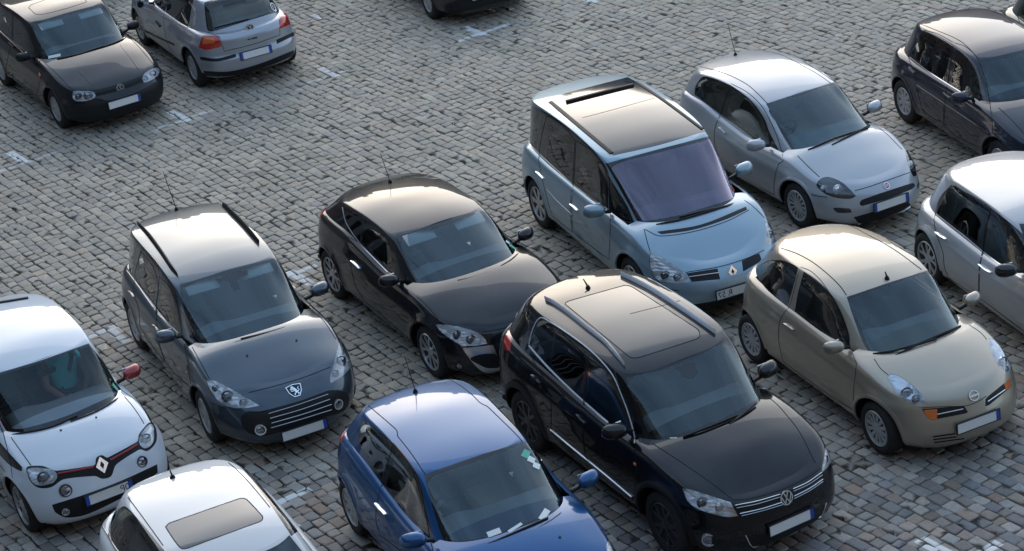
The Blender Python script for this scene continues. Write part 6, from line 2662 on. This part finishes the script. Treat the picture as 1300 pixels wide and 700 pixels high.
def hatch_white():
    pt = paint('white_paint', (.62, .61, .59), 0, .4, .12)
    tl = dict(a=(100, 575, .17857), b=(270, 600, .142857), c=(100, 570, .23077))
    dlo = ['a 172,520! 250,435 315,380 360,405 440,490 540,610 640,740 720,880! 520,900 330,762 240,640']
    s = Car('parked_car', 'white hatchback with tinted sunroof cut by the bottom edge', (-2.88, 16.78), R(-65.4), dict(newer_P(pt), tl=tl, W=.92, uf=(1.12, -1.88, .81, (4, 2.5), (5, 2.8)), ut=(.34, -1.46, .57, (4.5, 3.2), (7, 4))))
    s.tiles = tl
    D = dict(
        frame=['a 172,520! 250,435 315,380 360,405 440,490 540,610 640,740 720,880! 520,900 330,762 240,640'],
        pane=[('a 185,522 255,447 312,394 355,415 420,490 380,600 350,745! 250,630', 'tint'), 'a 440,510! 530,625 620,745 690,870! 540,880 375,770! 400,620'],
        ws='auto', **FRONT_KIT,
        wheel=dict(n=5, kind='twin', mat=MT['alloy'], rim=.215, wi=.03, wo=.045, split=.3),
        gap=[('roof_gap', 'a 325,285 450,452 600,660', True), ('sunroof_gap', 'c 478,430 500,408 880,275 925,280 1010,370 1008,392 985,405 620,540 560,545 490,450 478,430', False),
             ('bonnet_gap', '@ .95,1.02 1.3,.96 1.75,.83', True)],
        rib=[('window_trim', 'a 170,525 240,644 330,768', .014, .006, .002, 'satin', dict(mirror=True))],
        mirror=(.60, .96, 1.0, pt, 1.05))
    D['cut'] = D['cut'] + [('tail_light', 'a 62,505 80,455 100,420 120,403 112,440 75,520 65,560', 'red', dict(mirror=True)),
                           ('sunroof', 'c 478,430 500,408 880,275 925,280 1010,370 1008,392 985,405 620,540 560,545 490,450', 'sunglass', dict(key='up'))]
    dress(s, D)
    plate(s, tpx(s, '# 0,.42'))
    antenna(s, tpx(s, 'a 668,178'), .06, 40, stub=True)


hatch_silver_new()
hatch_white()


# ================================================================ blue three-door hatchback
def hatch_blue():
    P = dict(wb=2.575, FO=.80, RO=.64, W=.855, R=.31, Ra=.355, pf=(6, 2.5), pr=(8, 3), zbs=.2, flare=.016,
             ze=[(-1.9, .93), (-1.55, 1.06), (-.9, 1.09), (-.26, 1.03), (.3, .98), (1.0, .955), (1.5, .85), (1.85, .72), (2.08, .6)],
             cr=[(-1.9, .03), (0, .05), (1, .10), (1.5, .12), (2.05, .06)],
             zr=[(-1.6, 1.34), (-1.2, 1.44), (-.6, 1.50), (-.1, 1.487), (.36, 1.435), (.6, 1.36)],
             rc=.055, uf=(1.22, -1.85, .745, (4, 2.4), (7, 3)), ut=(.47, -1.36, .545, (4, 3), (8, 5)),
             paint=paint('deep_blue_paint', (.006, .066, .19), .5, .38, .1, .75))
    tl = dict(a=(415, 465, .33552), b=(530, 540, .22862), k=(400, 460, .3428))
    ws = 'b 38,275! 300,180 620,82! 720,200 800,310 870,400 914,462! 880,500 760,560 600,620 400,680 330,697 200,705 170,682! 130,600 80,440'
    dlo = ['a 115,282! 125,240 140,210 190,240 245,285 300,340 350,430 380,560 402,642! 370,634 300,562 205,440 150,362']
    P['fit'] = (tl, ws)
    P.update(tl=tl, dlo=dlo)
    s = Car('parked_car', 'deep blue three-door hatchback with papers on its dashboard', (-.66, 17.93), R(-67.5), P)
    s.tiles = tl
    D = dict(
        door=['k 290,300! 262,400 235,500 225,580 240,640! 330,710 440,800! 440,720 425,650! 400,520 350,380'],
        frame=['a 115,282! 125,240 140,210 190,240 245,285 300,340 350,430 380,560 402,642! 370,634 300,562 205,440 150,362'],
        pane=['a 122,277 142,222 190,252 244,296 208,421! 160,357', 'a 262,311! 300,351 345,436 372,550 386,620! 330,577 270,507 225,452!'],
        ws=ws,
        wg='b 68,300 300,212 620,97 700,190 780,300 860,402 850,425 700,500 500,580 350,625 190,644! 150,580 100,430',
        lamp=[dict(t='b 1052,655 1085,625 1120,680 1132,740 1080,765 1055,710', mirror=True)],
        cut=[('tail_light', 'a 30,275 50,248 70,235 73,250 55,285 35,302', 'red', dict(mirror=True))] + FRONT_KIT['cut'],
        wheel=dict(n=9, kind='cap', mat=MT['cap'], rim=.205, wi=.05, wo=.09),
        gap=[('roof_gap', 'a 265,262 320,332 372,410', True), ('tailgate_gap', 'a 157,150 200,186 262,240 268,262', True), ('bonnet_gap', 'b 938,465 985,530 1030,600 1058,645', True)],
        rib=[('door_handle', 'a 190,518 205,540 228,560', .03, .034, 0, 'chrome', dict(mirror=True, taper=True)),
             ('wiper', 'b 340,690 520,610 720,520', .022, .018, .012, 'black', dict(key='up')),
             ('wiper', 'b 560,635 720,550 870,435', .022, .018, .012, 'black', dict(key='up'))],
        mirror=(.80, .91, 1.10, P['paint'], 1.05), nozzle=[('b 790,622', .012)], cabin=dict(seat='seatlight'))
    dress(s, D)
    badge(s, tpx(s, '# 0,.64'), 'diamond', .08, (1, 0, .3))
    plate(s, tpx(s, '# 0,.42'))
    antenna(s, tpx(s, 'a 335,99'), .36, 62)
    for t, w, h, m_, r in (('b 602,160', .10, .07, 'stickergreen', 20), ('b 632,192', .07, .07, 'sticker', 20), ('b 660,226', .07, .07, 'sticker', 20),
                           ('b 425,597', .13, .06, 'sticker', 10), ('b 542,570', .16, .03, 'sticker', 14), ('b 704,498', .15, .06, 'sticker', 16)):
        decal(s, 'paper', tpx(s, t), w, h, MT[m_], rot=r, off=.003)


hatch_blue()


# ================================================================ white city car with a passenger
def city_car():
    P = dict(wb=2.492, FO=.63, RO=.48, W=.823, R=.30, Ra=.345, pf=(8, 2.8), pr=(8, 3), zbs=.2, flare=.018,
             ze=[(-1.7, .92), (-1.2, .98), (0, .93), (.9, .915), (1.2, .875), (1.5, .785), (1.75, .68), (1.876, .60)],
             cr=[(-1.7, .03), (0, .05), (.9, .09), (1.3, .11), (1.6, .10), (1.87, .06)],
             zr=[(-1.55, 1.40), (-1.1, 1.50), (-.5, 1.55), (0, 1.54), (.4, 1.465), (.7, 1.37)],
             rc=.055, uf=(1.18, -1.68, .735, (4, 2.4), (4.5, 2.6)), ut=(.50, -1.40, .565, (4, 3), (4.5, 2.8)),
             paint=paint('cool_white_paint', (.56, .60, .64), 0, .4, .1))
    tl = dict(t=(0, 500, .27155), c=(0, 370, .27149))
    ws = 'c -95,412! 0,380 200,320 415,243! 460,300 520,370 600,480! 590,500 500,545 380,600 250,650 120,680 40,672! 10,620 -40,530'
    dlo = ['@ .62,.99! .30,1.34 -.05,1.40! -.02,1.0!',
           '@ -.10,1.0! -.12,1.40 -.85,1.40 -1.15,1.08 -1.05,1.02!']
    P['fit'] = (tl, ws)
    P.update(tl=tl, dlo=dlo)
    s = Car('parked_car', 'small white car with red mirrors, red grille stripe and a passenger inside', (-5.31, 21.10), R(-61.6), P)
    s.tiles = tl
    D = dict(
        screen='clearscreen',
        win=['@ .62,.99! .30,1.34 -.05,1.40! -.02,1.0!', '@ -.10,1.0! -.12,1.40 -.85,1.40 -1.15,1.08 -1.05,1.02!'],
        door=['@ .80,.95! .40,1.40 -.07,1.43! -.10,.9 -.05,.32! .70,.30! .80,.6'],
        ws=ws,
        wg='c -80,422 0,393 200,332 407,256 450,310 505,377 564,457 540,482 440,527 300,587 150,632 60,642 25,592 -30,502',
        cut=[('grille', 't 122,350 140,338 200,338 265,360 440,335 450,300 475,287 505,298 640,225 650,190 690,140 715,135 733,180 728,230 690,268 650,262 545,330 520,385 480,398 440,385 300,400 240,437 180,440 140,407', 'black'),
             ('lower_grille', 't 242,520! 400,470 560,410 735,330! 738,370! 600,470 420,560 320,580 262,558', 'black'),
             ('side_stripe', 't -20,205! 50,285 105,345! 100,364 40,330 -20,265!', 'frit', dict(mirror=True))],
        lamp=[dict(t='t 127,352 200,347 262,368 256,410 200,430 160,424 137,395', b=[(200, 392, .06)]),
              dict(t='t 650,218 668,175 712,140 722,185 715,230 682,256 655,240', b=[(688, 208, .058)])],
        wheel=dict(n=5, kind='twin', mat=MT['alloy'], rim=.215, wi=.022, wo=.03, split=.3),
        gap=[('bonnet_gap', 't 52,205 100,272 145,336', True)],
        rib=[('grille_bar', 't 272,374 350,360 436,342', .022, .014, .003, 'redpaint', dict(on=('grille', 0))),
             ('grille_bar', 't 515,310 580,275 640,238', .022, .014, .003, 'redpaint', dict(on=('grille', 0))),
             ('spoiler', 'c -40,68 0,55 60,45 132,33', .05, .02, .004, 'black', dict(key='up')),
             ('wiper', 'c 60,672 230,640 360,585', .022, .018, .012, 'black', dict(key='up')),
             ('wiper', 'c 330,612 450,565 585,480', .022, .018, .012, 'black', dict(key='up'))],
        mirror=(.56, .89, 1.0, MT['redpaint'], 1.0), nozzle=[('c 285,651', .011), ('c 450,591', .011)],
        fog=[('t 307,453', .068, 'lampdark'), ('t 664,318', .06, 'lampdark'), ('t 307,552', .04)], cabin=dict(mirror=True, xs=P['uf'][0] - 1.34))
    dress(s, D)
    badge(s, tpx(s, 't 475,332'), 'diamond', .088, (1, 0, .25), lift=.006)
    plate(s, tpx(s, 't 507,460'), blue=2, texts=[('0P', .125)], lift=.02)
    decal(s, 'sticker', tpx(s, 'c 538,450'), .07, .10, MT['stickergreen'])
    # the passenger, belted in the seat on the car's left
    M0 = s.root.location
    xs = P['uf'][0] - .80 - .54
    seat_y = .36
    p = thing('person', 'passenger in a turquoise T-shirt, belted into the white city car', 'person', tuple(s.M @ Vector((xs, seat_y, .57))), R(-61.6))
    skin_mat = simple('skin', (.42, .26, .19), .55, noise=.06)
    shirt = simple('turquoise_cotton', (.10, .74, .82), .9, noise=.12, nscale=12)
    jeans = simple('blue_jeans', (.03, .04, .07), .9, noise=.2, nscale=20)
    hair = simple('dark_hair', (.02, .015, .012), .6, noise=.3, nscale=40)
    J = dict(pelvis=(0, 0, .04, .13, 1.1), belly=(-.05, 0, .18, .125, 1.1), chest=(-.11, 0, .36, .135, 1.15), neckb=(-.13, 0, .52, .07), neck=(-.12, 0, .58, .052),
             head=(-.10, 0, .66, .078), crown=(-.11, 0, .745, .080))
    E2 = [('pelvis', 'belly'), ('belly', 'chest'), ('chest', 'neckb'), ('neckb', 'neck'), ('neck', 'head'), ('head', 'crown')]
    for sg, n in ((1, 'l'), (-1, 'r')):
        J.update({'sh' + n: (-.12, sg * .18, .47, .065), 'el' + n: (.02, sg * .25, .24, .046), 'wr' + n: (.22, sg * .13, .14, .030), 'pa' + n: (.28, sg * .10, .13, .034),
                  'hip' + n: (.03, sg * .10, .03, .10), 'kn' + n: (.46, sg * .13, .10, .07), 'an' + n: (.62, sg * .13, -.25, .045), 'to' + n: (.76, sg * .13, -.28, .04)})
        E2 += [('chest', 'sh' + n), ('sh' + n, 'el' + n), ('el' + n, 'wr' + n), ('wr' + n, 'pa' + n), ('pelvis', 'hip' + n), ('hip' + n, 'kn' + n), ('kn' + n, 'an' + n), ('an' + n, 'to' + n)]
        for f, (dx, dy, ln) in enumerate(((.03, .024, .060), (.035, .008, .070), (.033, -.008, .066), (.028, -.022, .052), (.0, -.036 , .045))):
            a, b_ = 'f%d%s' % (f, n), 'g%d%s' % (f, n)
            J[a] = (.28 + dx, sg * (.10 + dy), .125, .0095)
            J[b_] = (.28 + dx + ln * .8, sg * (.10 + dy * 1.2), .095, .0085)
            E2 += [('pa' + n, a), (a, b_)]
    body = skin_body('body', J, E2, skin_mat, p)
    # clothing: an outer layer over trunk, sleeves and legs
    T2 = {k: (v[0], v[1], v[2], v[3] * 1.09 + .006, *(v[4:])) for k, v in J.items() if k in ('pelvis', 'belly', 'chest', 'shl', 'shr')}
    T2['nk'] = (-.13, 0, .50, .085)
    for sg, n in ((1, 'l'), (-1, 'r')):
        T2['sl' + n] = (-.05, sg * .215, .355, .066)
    skin_body('t_shirt', T2, [('pelvis', 'belly'), ('belly', 'chest'), ('chest', 'nk'), ('chest', 'shl'), ('chest', 'shr'), ('shl', 'sll'), ('shr', 'slr')], shirt, p)
    T3 = {'pv': (0, 0, .04, .142, 1.1)}
    E3 = []
    for n in 'lr':
        for k in ('hip', 'kn', 'an'):
            v = J[k + n]
            T3[k + n] = (v[0], v[1], v[2], v[3] * 1.1 + .006)
        E3 += [('pv', 'hip' + n), ('hip' + n, 'kn' + n), ('kn' + n, 'an' + n)]
    skin_body('trousers', T3, E3, jeans, p)
    bm = bmesh.new()
    bmesh.ops.create_uvsphere(bm, u_segments=20, v_segments=14, radius=1, matrix=Matrix.Translation((-.125, 0, .735)) @ Matrix.Diagonal((.098, .088, .10, 1)))
    bmesh.ops.delete(bm, geom=[v for v in bm.verts if v.co.x > -.065 and v.co.z < .77], context='VERTS')
    bm_obj('hair', bm, hair, p)
    bm = bmesh.new()
    for sg in (1, -1):
        add_lathe(bm, [(.001, .008), (.010, .006), (.014, 0)], 10, 'X', (-.028, sg * .030, .70))
    bm_obj('eyes', bm, MT['ink'], body)['kind'] = 'stuff'
    bm = bmesh.new()
    add_box(bm, (-.018, 0, .675), (.03, .022, .04), bevel=.009)
    bm_obj('nose', bm, skin_mat, body)
    bm = bmesh.new()
    add_box(bm, (-.024, 0, .640), (.012, .044, .010), bevel=.004)
    bm_obj('mouth', bm, simple('lips', (.35, .14, .12), .5), body)
    for sg in (1, -1):
        bm = bmesh.new()
        add_box(bm, (-.11, sg * .083, .69), (.03, .014, .05), bevel=.006)
        bm_obj('ear', bm, skin_mat, body)
    bm = bmesh.new()
    pts = [Vector((-.22, .22, .62)), Vector((-.03, .14, .50)), Vector((.035, .05, .36)), Vector((.075, -.04, .22)), Vector((.10, -.13, .10))]
    for a, b_ in zip(pts, pts[1:]):
        d = (b_ - a).normalized()
        sd = d.cross(Vector((1, 0, .3))).normalized() * .024
        q = [bm.verts.new(v) for v in (a + sd, a - sd, b_ - sd, b_ + sd)]
        bm.faces.new(q)
    bm_obj('seat_belt', bm, MT['black'], s.root).matrix_parent_inverse = Matrix()
    sb = s.root.children[-1]
    for o in s.root.children:
        if o.name.startswith('seat_belt'):
            o.location = (xs, seat_y, .57)


city_car()
